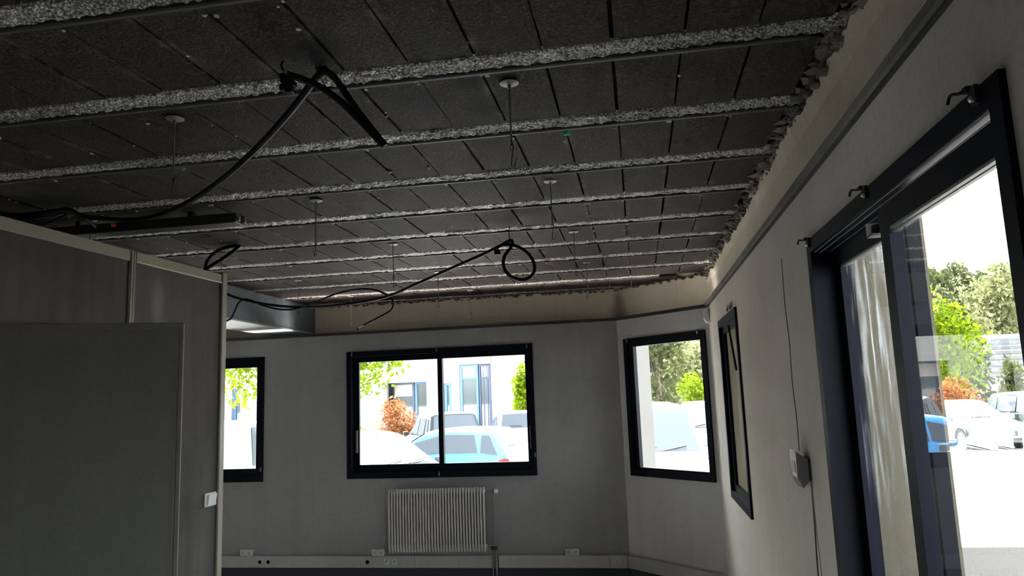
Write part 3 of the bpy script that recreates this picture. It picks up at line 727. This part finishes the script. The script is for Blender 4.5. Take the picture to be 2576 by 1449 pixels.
for x in (RX0 + .15, RX1 - .15): MB().box(x - .015, x + .015, 6.93, 6.989, .60, .66).build('wall_bracket', M['radiator'], ra)
v_ = MB().tube([(RX1, 6.91, .79), (-1.40, 6.91, .788)], .010, 8, sub=1).build('valve_stub', M['copper'], ra)
hv = MB().lathe([(.014, 0), (.02, .004), (.021, .03), (.016, .045), (0.0, .047)], 14, lambda x, y, z: (-1.40 + z, 6.91 + x, .788 + y)).build('valve_head', M['white_plastic'], ra)
MB().lathe([(.0215, 0), (.0215, .008)], 14, lambda x, y, z: (-1.396 + z, 6.91 + x, .788 + y)).build('valve_collar', M['black'], hv)
MB().tube([(RX1, 6.91, .30), (-1.40, 6.91, .30), (-1.39, 6.92, .27), (-1.392, 6.93, .20), (-1.392, 6.93, .002)], .009, 8).build('pipe', M['copper'], ra)
MB().tube([(-1.41, 6.915, .775), (-1.412, 6.975, .74), (-1.412, 6.978, .40), (-1.42, 6.94, .26), (-1.425, 6.93, .20), (-1.425, 6.93, .002)], .006, 8).build('pipe', M['copper'], ra)
MB().box(-1.435, -1.38, 6.895, 6.945, .262, .298).build('pipe_valve', M['steel_dark'], ra, bevel=.006)

tk = thing('cable_trunking', 'dusty white cable trunking along the foot of the back and oblique walls', 'trunking', (-1.5, 6.97, .15))
xs = [X0 + .01, -3.691, -2.587, -2.178, -1.435]
for a, b in zip(xs[:-1], xs[1:]): MB().box(a + .001, b - .001, D - .050, D - .001, .098, .206).build('cover', M['duct'], tk, bevel=.003)
MB().box(-1.375, -.36, D - .050, D - .001, .098, .206).build('cover', M['duct'], tk, bevel=.003)
MB().box(-.358, KX - .022, D - .051, D - .001, .096, .207).build('corner_cover', M['duct'], tk, bevel=.003)
b_ = MB(); fbox(b_, FO, .022, OL - .055, .098, .206, -.050, -.001); b_.build('cover', M['duct'], tk, bevel=.003)
for x, kind in ((-3.741, 'o'), (-3.653, 'o'), (-2.642, 'o'), (-2.452, 'p'), (-2.373, 'p'), (-.29, 'o')):
    if kind == 'o':
        s0 = MB().lathe([(.026, 0), (.026, .004), (.020, .0045), (.018, -.006), (0, -.006)], 16, lambda a, b, z, x=x: (x + a, D - .050 - z, .151 + b)).build('socket', M['white_plastic'], tk)
        MB().lathe([(.006, 0), (.0, .0005)], 10, lambda a, b, z, x=x: (x + a, D - .0445 - z, .151 + b)).build('socket_hole', M['black'], s0)
    else:
        s0 = MB().box(x - .024, x + .024, D - .053, D - .050, .127, .175).build('data_outlet', M['white_plastic'], tk, bevel=.002)
        MB().box(x - .010, x - .004, D - .0545, D - .053, .138, .166).box(x + .004, x + .010, D - .0545, D - .053, .156, .166).build('outlet_slot', M['black'], s0)
for x, n_, lab in ((-3.895, 'l', 'white double wall socket above the trunking under the partly hidden window'), (-2.542, 'm', 'white double wall socket at the left foot of the radiator'), (-.694, 'r', 'white double wall socket between the radiator and the oblique wall')):
    t = thing('double_socket', lab, 'socket', (x, D - .02, .232), group='double sockets above the trunking')
    for dx in (-.031, .031):
        p_ = MB().box(x + dx - .030, x + dx + .030, D - .040, D, .206, .262).build('socket_plate', M['white_plastic'], t, bevel=.003)
        MB().lathe([(.019, 0), (.017, -.008), (0, -.008)], 14, lambda a, b, z, xx=x + dx: (xx + a, D - .0405 - z, .234 + b)).build('socket_well', M['duct'], p_)

se = thing('wall_box', 'small grey faceted alarm box on the right wall beside the sliding door', 'alarm box', (XC, 2.945, 1.35))
MB().prism([(XC - .006, 1.385), (XC - .047, 1.413), (XC - .047, 1.318), (XC - .030, 1.280), (XC - .006, 1.308)], 2.890, 3.005, 'y').build('housing', M['grey_box'], se, bevel=.002)
MB().box(XC - .006, XC, 2.880, 2.985, 1.31, 1.385).build('back_plate', M['steel_dark'], se)
MB().box(XC - .0485, XC - .047, 2.92, 2.97, 1.335, 1.375).build('front_label', M['steel_dark'], se)
MB().prism([(XC - .048, 1.4125), (XC - .034, 1.404), (XC - .033, 1.4065), (XC - .047, 1.4155)], 2.90, 3.0, 'y').build('silver_strip', M['tag'], se)
MB().tube([(XC - .003, 2.885, 1.37), (XC - .003, 2.887, 1.30), (XC - .0025, 2.90, 1.15), (XC - .0025, 2.915, 1.03), (XC - .0025, 2.925, .80), (XC - .0025, 2.92, .30)], .0022, 6).build('lead_wire', M['steel_dark'], se)
MB().tube([(XC - .003, 2.882, 1.36), (XC - .0025, 2.885, 1.25), (XC - .0025, 2.875, 1.13), (XC - .0025, 2.862, .98), (XC - .0025, 2.86, .30)], .0012, 6).build('lead_wire', M['grey_box'], se)
de = thing('motion_detector', 'white rounded motion detector high in the corner beside the oblique wall', 'detector', (XC, 6.15, 2.25))
MB().prism([(XC, 2.305), (XC - .035, 2.300), (XC - .048, 2.27), (XC - .046, 2.215), (XC - .028, 2.185), (XC, 2.183)], 6.105, 6.185, 'y').build('housing', M['white_plastic'], de, bevel=.010)
MB().box(XC - .0495, XC - .044, 6.12, 6.17, 2.225, 2.262).build('lens', M['duct'], de, bevel=.002)

# ================================================================== outside: ground, fin wall, column
g = MB().add([(-300, -150, GZ), (400, -150, GZ), (400, 500, GZ), (-300, 500, GZ)], [(0, 1, 2, 3)])
struct(g, 'ground', M['asphalt'], 'sunlit asphalt of the car park outside', 'ground')
struct(MB().prism([(.72, -12), (14, -12), (14, 10.75), (.9, 10.45), (.72, 9)], GZ - .02, GZ + .006, 'z'), 'ground_apron', M['tarmac'], 'dark tarmac strip on the ground outside the sliding door', 'ground')  # shade outside the door put in as a near-black ground patch
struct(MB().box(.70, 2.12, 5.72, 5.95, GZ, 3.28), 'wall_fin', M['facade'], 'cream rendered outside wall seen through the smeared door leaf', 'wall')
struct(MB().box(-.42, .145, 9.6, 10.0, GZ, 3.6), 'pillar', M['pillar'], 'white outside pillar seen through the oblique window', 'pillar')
struct(MB().box(X0 - .2, XC + .1, Y0 - .2, D + .12, GZ, -0.30), 'plinth', M['facade'], 'plinth under the room floor', 'plinth')
for k in range(9):
    x = -9 + k * 2.6
    tag(MB().box(x - .05, x + .05, 11.6, 16.2, GZ, GZ + .006).build('parking_line', M['line']), 'white painted line marking a parking bay', 'road marking', 'parking bay lines', 'structure')

# ================================================================== vegetation
def leaf_cloud(mb, blobs, n, size, r_, flat=0.0):
    tot = sum(b[1][0] * b[1][1] * b[1][2] for b in blobs)
    for c, rad in blobs:
        k = max(8, int(n * rad[0] * rad[1] * rad[2] / tot))
        for _ in range(k):
            d = Vector((r_.gauss(0, 1), r_.gauss(0, 1), r_.gauss(0, 1))).normalized() * (r_.random() ** 0.4)
            p = Vector(c) + Vector((d.x * rad[0], d.y * rad[1], d.z * rad[2]))
            a = Vector((r_.gauss(0, 1), r_.gauss(0, 1), r_.gauss(0, 1) * (1 - flat))).normalized(); b = a.orthogonal().normalized()
            q = Matrix.Rotation(r_.random() * 6.28, 3, a) @ b
            s = size * r_.uniform(.6, 1.3); u = a * s; w = q * s * .6
            mb.add([p - u * .5, p + w * .5, p + u * .6, p - w * .5], [(0, 1, 2, 3)])
def tree(name, label, x, y, h, rx, ry, mat, n=900, size=.16, crown_z=None, blobs=9, group=None, kind='round', seed=0, gz=GZ, extra=()):
    r_ = random.Random(seed * 31 + int(x * 7) + int(y * 3))
    t = thing(name, label, 'tree' if 'bush' not in name and 'hedge' not in name and 'shrub' not in name else 'bush', (x, y, gz), group=group)
    zb = gz + (h * .3 if crown_z is None else crown_z); zt = gz + h
    bl = []
    for i in range(blobs):
        if kind == 'cone':
            u = (i + .5) / blobs; z = zb + (zt - zb) * u; q = (1 - u) * .9 + .12
            bl.append(((x + r_.uniform(-.1, .1) * rx, y + r_.uniform(-.1, .1) * ry, z), (rx * q, ry * q, (zt - zb) / blobs * .9)))
        else:
            a = r_.random() * 6.28; q = r_.uniform(.2, .65); u = r_.uniform(.2, .8); v = 1 - abs(u - .45) * .7
            bl.append(((x + math.cos(a) * rx * q * v, y + math.sin(a) * ry * q * v, zb + (zt - zb) * u), (rx * .45, ry * .45, (zt - zb) * .24)))
    bl += list(extra)
    mb = MB(); leaf_cloud(mb, bl, n, size, r_)
    f = mb.build('foliage', mat, t, fix=False); f['kind'] = 'stuff'
    tk = MB().tube([(x, y, gz), (x + .04 * rx, y, gz + h * .3), (x - .03 * rx, y + .05 * ry, gz + h * .7)], max(.03, h * .018), 7)
    for c, rad in bl[:4]: tk.tube([(x, y, gz + h * .35), tuple((Vector((x, y, gz + h * .55)) + Vector(c)) / 2), c], max(.012, h * .006), 5)
    tk.build('trunk', M['bark'], t)
    return t
AZ = lambda a, y: y * math.tan(R(a))
tree('maple_tree', 'yellow green maple spreading over the parked cars outside the back windows', AZ(-24.9, 16.2), 16.2, 6.6, 3.3, 2.3, M['maple'], 16000, .14, 2.0, 26, seed=1, extra=[((-6.1, 15.8, 2.55), (.95, .8, .55)), ((-6.5, 16.2, 2.0), (.55, .6, .42)), ((-5.6, 16.0, 2.75), (.7, .7, .35)), ((-9.2, 16.0, 2.5), (.9, .8, .55)), ((-9.5, 16.2, 2.0), (.6, .7, .4)), ((-8.7, 16.0, 1.85), (.5, .5, .3)), ((-9.0, 15.7, 2.2), (.7, .6, .5)), ((-6.3, 15.5, 2.3), (.7, .5, .6)), ((-7.9, 16.4, 2.6), (1.0, 1.0, .6))])
tree('red_bush', 'orange red leafed bush behind the pale blue car', AZ(-18.6, 27.2), 27.2, 2.25, 1.08, .9, M['redbush'], 2400, .13, .1, 12, seed=2)
hg = thing('hedge', 'low yellow green hedge sloping down towards the red bush', 'hedge', (-7.6, 20.5, GZ))
mb = MB(); r_ = random.Random(4)
leaf_cloud(mb, [((-9.4 + .33 * i, 20.5 + r_.uniform(-.1, .1), GZ + .95 - .05 * i), (.45, .5, .92 - .055 * i)) for i in range(11)], 3000, .12, r_)
f = mb.build('foliage', M['hedge'], hg, fix=False); f['kind'] = 'stuff'
tree('shrub', 'bright lime shrub at the right edge of the wide window view', AZ(-8.4, 29), 29, 3.4, .95, .9, M['bright'], 1500, .2, .3, 10, seed=3)
tree('olive_tree', 'tall olive green tree seen in the oblique window', AZ(1.3, 30), 30, 6.2, 1.6, 1.6, M['olive'], 2200, .26, .6, 14, seed=5)
tree('pale_tree', 'pale blossoming tree behind the vehicles in the oblique window', AZ(4.4, 38), 38, 5.8, 2.2, 2.0, M['pale'], 1800, .3, .6, 12, seed=6)
tree('shrub', 'lime shrub beside the dark pick-up in the oblique window', AZ(4.3, 27), 27, 2.7, 1.2, 1.0, M['bright'], 1500, .18, .2, 10, seed=7)
tree('maple_tree', 'lime green broad tree left of the view through the clear door leaf', AZ(20.2, 34), 34, 6.8, 2.0, 2.0, M['bright'], 3200, .24, .8, 16, seed=8)
tree('conifer_tree', 'dark olive conifer between the lime tree and the pale acacia', AZ(21.6, 38), 38, 7.3, 1.5, 1.5, M['conifer'], 2200, .28, 1.0, 10, kind='cone', seed=9)
tree('acacia_tree', 'large pale flowering acacia above the corrugated roof', AZ(23.9, 66), 66, 11.4, 4.2, 3.5, M['pale'], 4200, .42, 2.5, 18, seed=10)
tree('acacia_tree', 'smaller pale flowering acacia behind the conifer', AZ(21.9, 59), 59, 9.4, 2.6, 2.5, M['pale'], 2600, .36, 2.0, 14, seed=11)
tree('young_tree', 'slim young tree with sparse olive leaves in front of the corrugated roof', AZ(24.0, 30.4), 30.4, 3.3, .6, .6, M['olive'], 420, .22, .9, 7, seed=12)
tree('shrub', 'olive shrub behind the white hatchback bonnet', AZ(24.3, 33), 33, 2.2, 1.2, .9, M['olive'], 1200, .2, .1, 10, seed=13)
tree('red_bush', 'low red leafed bush behind the white hatchback roof', AZ(20.4, 30.2), 30.2, 2.2, 1.7, .8, M['redbush'], 1800, .16, .1, 12, seed=14)
# wooded hill far away
hl = MB(); NX, NY = 36, 12; vs = []
for j in range(NY + 1):
    for i in range(NX + 1):
        x = -60 + 300 * i / NX; y = 90 + 170 * j / NY
        h = (math.sin(math.pi / 2 * j / NY) ** 1.1) * (29 + 7 * noise.noise((x * .015, 3.1, 0))) * min(1, max(.05, (x - 2) / 35)) + 1.2 * noise.noise((x * .06, y * .06, 5))
        vs.append((x, y, GZ - .3 + max(0, h)))
hl.add(vs, [(j * (NX + 1) + i, j * (NX + 1) + i + 1, (j + 1) * (NX + 1) + i + 1, (j + 1) * (NX + 1) + i) for j in range(NY) for i in range(NX)], True)
struct(hl, 'hill', M['hill'], 'wooded green hillside behind the car park', 'hill', fix=False)
def hill_z(x, y):
    j = (y - 90) / 170
    return GZ - .3 + max(0, (math.sin(math.pi / 2 * j) ** 1.1) * (29 + 7 * noise.noise((x * .015, 3.1, 0))) * min(1, max(.05, (x - 2) / 35)) + 1.2 * noise.noise((x * .06, y * .06, 5)))
r_ = random.Random(77)
row_spec = [(104, 7.5, 0), (126, 8.5, 0), (150, 8.5, 0), (176, 9, 0), (204, 9, 0), (232, 9, 0), (255, 6, 1)]
for q, (yy, step, top) in enumerate(row_spec):
    x = AZ(17.8, yy) + (q % 2) * step * .5
    while x < AZ(33.0, yy):
        y = yy + r_.uniform(-3, 3)
        tree('conifer_tree' if top else 'hill_tree', 'hazy dark tree on the crest of the hillside' if top else 'rounded tree on the green hillside', x + r_.uniform(-.8, .8), y, r_.uniform(8, 13) if top else r_.uniform(7, 10), 2.2 if top else 3.4, 3.4, M['hillblue'] if top else r_.choice([M['hillgreen'], M['pale'], M['olive'], M['hillgreen']]), 420, 1.0, 1.2, 8,
             'crest trees' if top else 'hillside trees', 'round', q * 20 + int(x), gz=hill_z(x, y) - .4)
        x += step

# ================================================================== buildings
bA = thing('office_building', 'white office building with blue framed glazing across the car park', 'building', (-11, 40, GZ))
def wbox(name, mat, x0, x1, y0, y1, z0, z1, par): return MB().box(x0, x1, y0, y1, z0, z1).build(name, mat, par)
wbox('wall', M['white_render'], -22.9, -14.0, 40, 40.3, GZ, 4.0, bA)
wbox('wall', M['white_render'], -34, -25.2, 40, 40.3, GZ, 4.0, bA)
wbox('fascia', M['white_render'], -25.2, -22.9, 40, 40.3, 2.7, 4.0, bA)
wbox('fascia', M['white_render'], -14.0, -11.7, 40, 40.3, 2.66, 4.0, bA)
wbox('fascia', M['white_render'], -14.0, -11.7, 40.3, 41.2, 2.66, 2.76, bA)
wbox('wall', M['white_render'], -11.7, -10.72, 40, 41.2, GZ, 4.4, bA)
wbox('fascia', M['white_render'], -10.72, -10.28, 40, 40.3, 2.52, 4.4, bA)
wbox('wall', M['white_render'], -10.72, -10.28, 40, 40.3, GZ, .6, bA)
wbox('wall', M['white_render'], -10.28, -9.80, 40, 40.3, GZ, 4.4, bA)
wbox('fascia', M['white_render'], -9.80, -8.02, 39.9, 40.3, 3.50, 4.4, bA)
wbox('wall', M['white_render'], -8.02, 3.0, 40, 40.3, GZ, 4.4, bA)
wbox('wall', M['white_render'], -24.0, -23.45, 40.0, 40.5, GZ, 2.7, bA)
wbox('roof', M['roofing'], -34.3, 3.2, 39.9, 52, 4.4, 4.6, bA)
wbox('wall', M['white_render'], -30, 3.0, 46, 46.3, GZ, 4.4, bA)
for x0, x1, z0, z1, y, fm, pm in ((-13.95, -12.70, GZ, 2.66, 41.0, 'navy_frame', 'pane'), (-12.66, -11.72, GZ, 2.66, 41.0, 'blue_frame', 'pane'), (-25.15, -24.0, GZ, 2.7, 40.3, 'navy_frame', 'pane'), (-23.45, -22.92, GZ, 2.7, 40.3, 'blue_frame', 'pane'), (-10.70, -10.30, .6, 2.52, 40.15, 'blue_frame', 'pane'),
                                  (-9.78, -8.74, GZ, 3.48, 40.05, 'blue_frame', 'pane'), (-8.70, -8.04, GZ, 3.48, 40.1, 'navy_frame', 'pane')):
    f = MB(); frame(f, lambda s, d, z, y=y: (s, y + d, z), x0, x1, z0, z1, .14 if fm == 'blue_frame' else .08, .12, .1, .1, -.06, .10)
    wf = f.build('window', M[fm], bA)
    wbox('pane', M[pm], x0 + .1, x1 - .1, y + .02, y + .04, z0 + .1, z1 - .1, wf)
    if z1 > 3: wbox('blind', M['blind'], x0 + .16, x1 - .14, y - .01, y + .015, 2.78, z1 - .1, wf); wbox('transom', M[fm], x0 + .1, x1 - .1, y - .04, y + .03, 2.70, 2.80, wf)
    if x0 < -13: wbox('blind', M['blind'], x0 + .08, x1 - .10, y - .01, y + .015, 1.9, 2.56, wf)
    if x0 > -8.8:
        for k in range(1, 3): wbox('mullion', M[fm], x0 + .22 * k, x0 + .22 * k + .04, y - .03, y + .05, z0 + .1, z1 - .1, wf)
bB = thing('warehouse', 'pale warehouse with a ribbed grey metal roof beyond the parked cars', 'building', (24, 46, GZ))
wbox('wall', M['white_render'], 18.9, 36, 46, 52, GZ, 1.75, bB)
for k in range(11):
    a0 = R(8 + 7.4 * k); a1 = R(8 + 7.4 * k + 7.0)
    rr = 2.95; cy = 49.0; cz = 1.25
    p = [(cy - rr * math.cos(a0), cz + rr * math.sin(a0)), (cy - (rr + .10) * math.cos((a0 + a1) / 2), cz + (rr + .10) * math.sin((a0 + a1) / 2)), (cy - rr * math.cos(a1), cz + rr * math.sin(a1)), (cy - (rr - .2) * math.cos(a1), cz + (rr - .2) * math.sin(a1)), (cy - (rr - .2) * math.cos(a0), cz + (rr - .2) * math.sin(a0))]
    MB().prism(p, 19.2 + .04 * k, 36, 'x').build('roof_rib', M['roofing'], bB)
bC = thing('pavilion', 'low white pavilion between the trees in the oblique window', 'building', (4.0, 52, GZ))
wbox('wall', M['white_render'], -1, 6.5, 52, 58, GZ, 4.0, bC)
wbox('roof', M['roofing'], -1.3, 6.8, 51.7, 58.3, 4.0, 4.2, bC)
wf = wbox('window', M['navy_frame'], 2.2, 3.6, 51.95, 52.1, 1.2, 2.6, bC); wbox('pane', M['pane'], 2.3, 3.5, 51.93, 51.96, 1.3, 2.5, wf)

# ================================================================== vehicles
def lerp(a, b, t): return a + (b - a) * t
def pw(pts, x):
    if x <= pts[0][0]: return pts[0][1]
    for (a, p), (b, q) in zip(pts, pts[1:]):
        if x <= b: return lerp(p, q, (x - a) / (b - a))
    return pts[-1][1]
def car(name, label, x, y, deg, paint_mat, L=4.0, W=1.74, H=1.46, style='hatch', roof_mat=None):
    t = thing(name, label, 'van' if style == 'van' else 'car', (x, y, GZ), R(deg))
    w = W / 2
    if style == 'van':
        top = [(-.5, .50), (-.48, .55), (.20, .55), (.30, .54), (.46, .47), (.5, .34)]; rb, rt, ft, fb = -.492, -.47, .13, .29; wb, wt = .97, .84
    elif style == 'suv':
        top = [(-.5, .46), (-.475, .585), (-.3, .60), (.2, .60), (.42, .545), (.48, .47), (.5, .36)]; rb, rt, ft, fb = -.485, -.40, .04, .22; wb, wt = .93, .74
    else:
        top = [(-.5, .44), (-.475, .60), (-.3, .635), (.2, .63), (.40, .55), (.475, .45), (.5, .36)]; rb, rt, ft, fb = -.475, -.37, .02, .25; wb, wt = .92, .70
    topz = lambda u: pw(top, u) * H
    wid = lambda u: w * pw([(-.5, .80), (-.46, .93), (-.3, 1), (.25, 1), (.44, .93), (.5, .72)], u)
    botz = lambda u: pw([(-.5, .32), (-.44, .20), (.44, .19), (.5, .26)], u)
    us = [-.5, -.49, -.47, -.43, -.36, -.25, -.1, .05, .18, .27, .34, .40, .44, .47, .49, .5]
    b = MB(); sec = []
    for u in us:
        W_, zt, zb = wid(u), topz(u), botz(u); zm = lerp(zb, zt, .55)
        half = [(W_ * .86, zb), (W_ * .98, zb + .06), (W_, lerp(zb, zm, .6)), (W_ * .995, zm), (W_ * .97, zt - .05), (W_ * .86, zt), (W_ * .4, zt + .012)]
        sec.append([(u * L, p, z) for p, z in half] + [(u * L, -p, z) for p, z in reversed(half)])
    n = len(sec[0])
    vs = [p for s_ in sec for p in s_]
    fs = [(i * n + k, i * n + (k + 1) % n, (i + 1) * n + (k + 1) % n, (i + 1) * n + k) for i in range(len(us) - 1) for k in range(n)]
    fs += [tuple(range(n)), tuple((len(us) - 1) * n + k for k in range(n))[::-1]]
    body = b.add(vs, fs, True).build('body', paint_mat, t, local=True)
    belt = lambda u: topz(min(max(u, -.46), .3)) - .04
    rf = [(rb, None), (rt, .965), (lerp(rt, ft, .4), 1.0), (lerp(rt, ft, .75), .995), (ft, .955), (fb, None)]
    def roofz(u): 
        pts = [(a, (belt(a) + .03) / H if z is None else z) for a, z in rf]; return pw(pts, u) * H
    def roofw(u):
        k = (roofz(u) - belt(u)) / (H - belt(u)); return w * lerp(wb, wt, max(0, min(1, k)))
    cu = [rb, lerp(rb, rt, .5), rt, lerp(rt, ft, .3), lerp(rt, ft, .6), lerp(rt, ft, .85), ft, lerp(ft, fb, .5), fb]
    c = MB(); sec = []
    for u in cu:
        zr = roofz(u); zb = belt(u) - .03; wr = roofw(u); w0 = w * wb
        half = [(w0, zb), (lerp(w0, wr, .55), lerp(zb, zr, .55)), (wr, zr - .05 * (zr - zb > .2)), (wr * .86, zr), (wr * .4, zr + .012)]
        sec.append([(u * L, p, z) for p, z in half] + [(u * L, -p, z) for p, z in reversed(half)])
    n = len(sec[0]); vs = [p for s_ in sec for p in s_]
    fs = [(i * n + k, i * n + (k + 1) % n, (i + 1) * n + (k + 1) % n, (i + 1) * n + k) for i in range(len(cu) - 1) for k in range(n)]
    fs += [tuple(range(n)), tuple((len(cu) - 1) * n + k for k in range(n))[::-1]]
    c.add(vs, fs, True).build('cabin', roof_mat or paint_mat, t, local=True)
    def slope(u0, u1, name, k0=.08, k1=.92, inset=.90):
        ps = []
        for k in (k0, k1):
            u = lerp(u0, u1, k); z = roofz(u); ww = roofw(u) * inset
            nrm = Vector((roofz(u0) - roofz(u1), 0, (u1 - u0) * L)); nrm.normalize(); nrm = nrm if nrm.z > 0 else -nrm
            o = nrm * .012
            ps.append([Vector((u * L, -ww, z - .005)) + o, Vector((u * L, 0, z + .012)) + o * 1.3, Vector((u * L, ww, z - .005)) + o])
        (a, m1, bb), (d, m2, e) = ps
        return MB().add([a, m1, bb, d, m2, e], [(0, 1, 4, 3), (1, 2, 5, 4)], True).build(name, M['car_glass'], t, local=True)
    slope(ft, fb, 'windscreen')
    if style != 'van' or True:
        rw = slope(rb, rt, 'rear_window', .22, .95, .86)
    def side(u0, u1, name, s_, taper0=0, taper1=0):
        pts = []
        for u, k in ((u0, .10), (u1, .10), (u1 - taper1, .84), (u0 + taper0, .84)):
            zb = belt(u); zr = roofz(u) - .05; 
            yy = lerp(w * wb, roofw(u), k) + .014
            pts.append((u * L, s_ * yy, lerp(zb, zr, k)))
        MB().add(pts, [(0, 1, 2, 3)]).build(name, M['car_glass'], t, local=True)
    for s_ in (1, -1):
        if style == 'van':
            side(.02, .235, 'side_window', s_, 0, .085)
            MB().box(-.12 * L, -.118 * L, s_ * w * .99 - .006, s_ * w * .99 + .006, .35, .97 * H * .98).build('door_seam', M['trim_black'], t, local=True)
        else:
            side(-.08, .215, 'side_window', s_, 0, .14); side(-.30, -.095, 'side_window', s_, .03, 0); side(-.415, -.315, 'quarter_window', s_, .055, .0)
        # mirror, wheels, handles
        ux = .20 if style != 'van' else .235
        MB().box(ux * L - .06, ux * L + .06, s_ * (w * .98) if s_ > 0 else s_ * (w * .98) - .17, s_ * (w * .98) + .17 if s_ > 0 else s_ * (w * .98), belt(ux) - .02, belt(ux) + .12).build('wing_mirror', paint_mat, t, local=True, bevel=.02)
        for ux in (-.30, .315):
            rr = .31 if style == 'hatch' else .34
            Fw = lambda a, b2, z, ux=ux, rr=rr: (ux * L + a, s_ * (w - .17 + z), rr + b2)
            wh = MB().lathe([(rr * .62, .0), (rr * .96, .0), (rr, .03), (rr, .15), (rr * .94, .185), (rr * .66, .185), (rr * .64, .16)], 22, Fw).build('wheel', M['tyre'], t, local=True)
            rim = MB()
            for k in range(7):
                a = 2 * math.pi * k / 7; ca, sa_ = math.cos(a), math.sin(a)
                rim.add([Fw(ca * r1 - sa_ * o1, sa_ * r1 + ca * o1, .178) for r1, o1 in ((.03, -.03), (rr * .66, -.025), (rr * .66, .025), (.03, .03))], [(0, 1, 2, 3)])
            rim.lathe([(0, .18), (.05, .18), (.06, .165)], 12, Fw); rim.lathe([(rr * .58, .165), (rr * .66, .182), (rr * .67, .16)], 22, Fw)
            rim.build('rim', M['alloy'], wh, local=True)
            arch = [(ux * L + (rr + .05) * math.cos(a), s_ * (w + .002), rr + (rr + .05) * math.sin(a)) for a in [math.pi * q / 10 for q in range(11)]]
            MB().tube(arch, .028, 6, sub=1).build('wheel_arch', M['trim_black'], t, local=True)
        MB().box(-.07 * L, -.07 * L + .17, s_ * w * .985 - .015, s_ * w * .985 + .015, belt(0) - .14, belt(0) - .11).build('door_handle', paint_mat, t, local=True)
        z = topz(.44) - .12
        MB().prism([(.44 * L, z - .06), (.478 * L, z - .10), (.470 * L, z - .01), (.42 * L, z + .05), (.37 * L, z + .07)], s_ * w * .60, s_ * w * .955, 'y').build('headlight', M['lamp_clear'], t, local=True, bevel=.01)
        z = topz(-.47) - .10
        MB().prism([(-.475 * L, z + .04), (-.497 * L, z - .05), (-.494 * L, z - .18), (-.45 * L, z - .15), (-.42 * L, z)], s_ * w * .66, s_ * w * .96, 'y').build('tail_light', M['lamp_red'], t, local=True, bevel=.01)
    MB().box(.478 * L, .502 * L, -w * .42, w * .42, .42, .56).build('grille', M['trim_black'], t, local=True, bevel=.01)
    MB().box(.47 * L, .500 * L, -w * .62, w * .62, .26, .36).build('air_intake', M['trim_black'], t, local=True, bevel=.01)
    MB().box(.500 * L, .507 * L, -.26, .26, .44, .54).build('number_plate', M['plate'], t, local=True)
    MB().box(-.508 * L, -.499 * L, -.26, .26, .50, .60).build('number_plate', M['plate'], t, local=True)
    MB().box(-.502 * L, -.46 * L, -w * .8, w * .8, .30, .40).build('rear_bumper', M['trim_black'], t, local=True, bevel=.02)
    u = lerp(rb, rt, .3); MB().tube([(u * L - .03, 0, roofz(u) + .03), (u * L - .02, .40, roofz(u) + .05)], .012, 5, sub=1).build('wiper', M['trim_black'], t, local=True)
    u = lerp(ft, fb, .92)
    for q in (-.35, .15): MB().tube([(u * L + .03, q, roofz(u) + .025), (u * L - .06, q + .42, roofz(u) + .09)], .010, 5, sub=1).build('wiper', M['trim_black'], t, local=True)
    return t
P = {k: paint(k + '_car_paint', c) for k, c in dict(white=(.30, .30, .30), van_white=(.105, .11, .112), pale_blue=(.05, .068, .09), blue=(.09, .32, .64), black=(.012, .015, .02), grey=(.08, .085, .095), green=(.012, .024, .02), silver=(.45, .47, .50)).items()}
car('hatchback_car', 'pale blue car nearest the left pane of the wide window', AZ(-20.4, 13.4), 13.4, -38, P['pale_blue'], 4.1, 1.76, 1.55)
car('hatchback_car', 'bright blue hatchback across the right pane of the wide window', AZ(-15.2, 16.8), 16.8, 170, P['blue'], 4.0, 1.74, 1.46)
car('estate_car', 'black car with silver trim parked behind the mullion', AZ(-15.3, 23.5), 23.5, 118, P['black'], 4.5, 1.82, 1.70, 'suv')
car('estate_car', 'white car seen from behind beyond the blue hatchback', AZ(-9.6, 26), 26, 106, P['white'], 4.3, 1.82, 1.62, 'suv')
car('delivery_van', 'white van side-on below the maple in the partly hidden window', AZ(-35.5, 11.6), 11.6, 180, P['van_white'], 4.7, 1.86, 1.88, 'van')
car('delivery_van', 'white van facing the oblique window with a large windscreen', AZ(-.2, 14.2), 14.2, -80, P['white'], 4.6, 1.84, 1.90, 'van')
car('pickup_car', 'dark grey car behind the van in the oblique window', AZ(4.7, 21.5), 21.5, -100, P['grey'], 4.6, 1.86, 1.78, 'suv')
car('hatchback_car', 'white hatchback facing the sliding door', 10.35, 26.3, -84, P['van_white'], 4.0, 1.74, 1.46)
car('estate_car', 'dark green car beside the white hatchback', 12.95, 26.6, -80, P['green'], 4.4, 1.82, 1.66, 'suv')
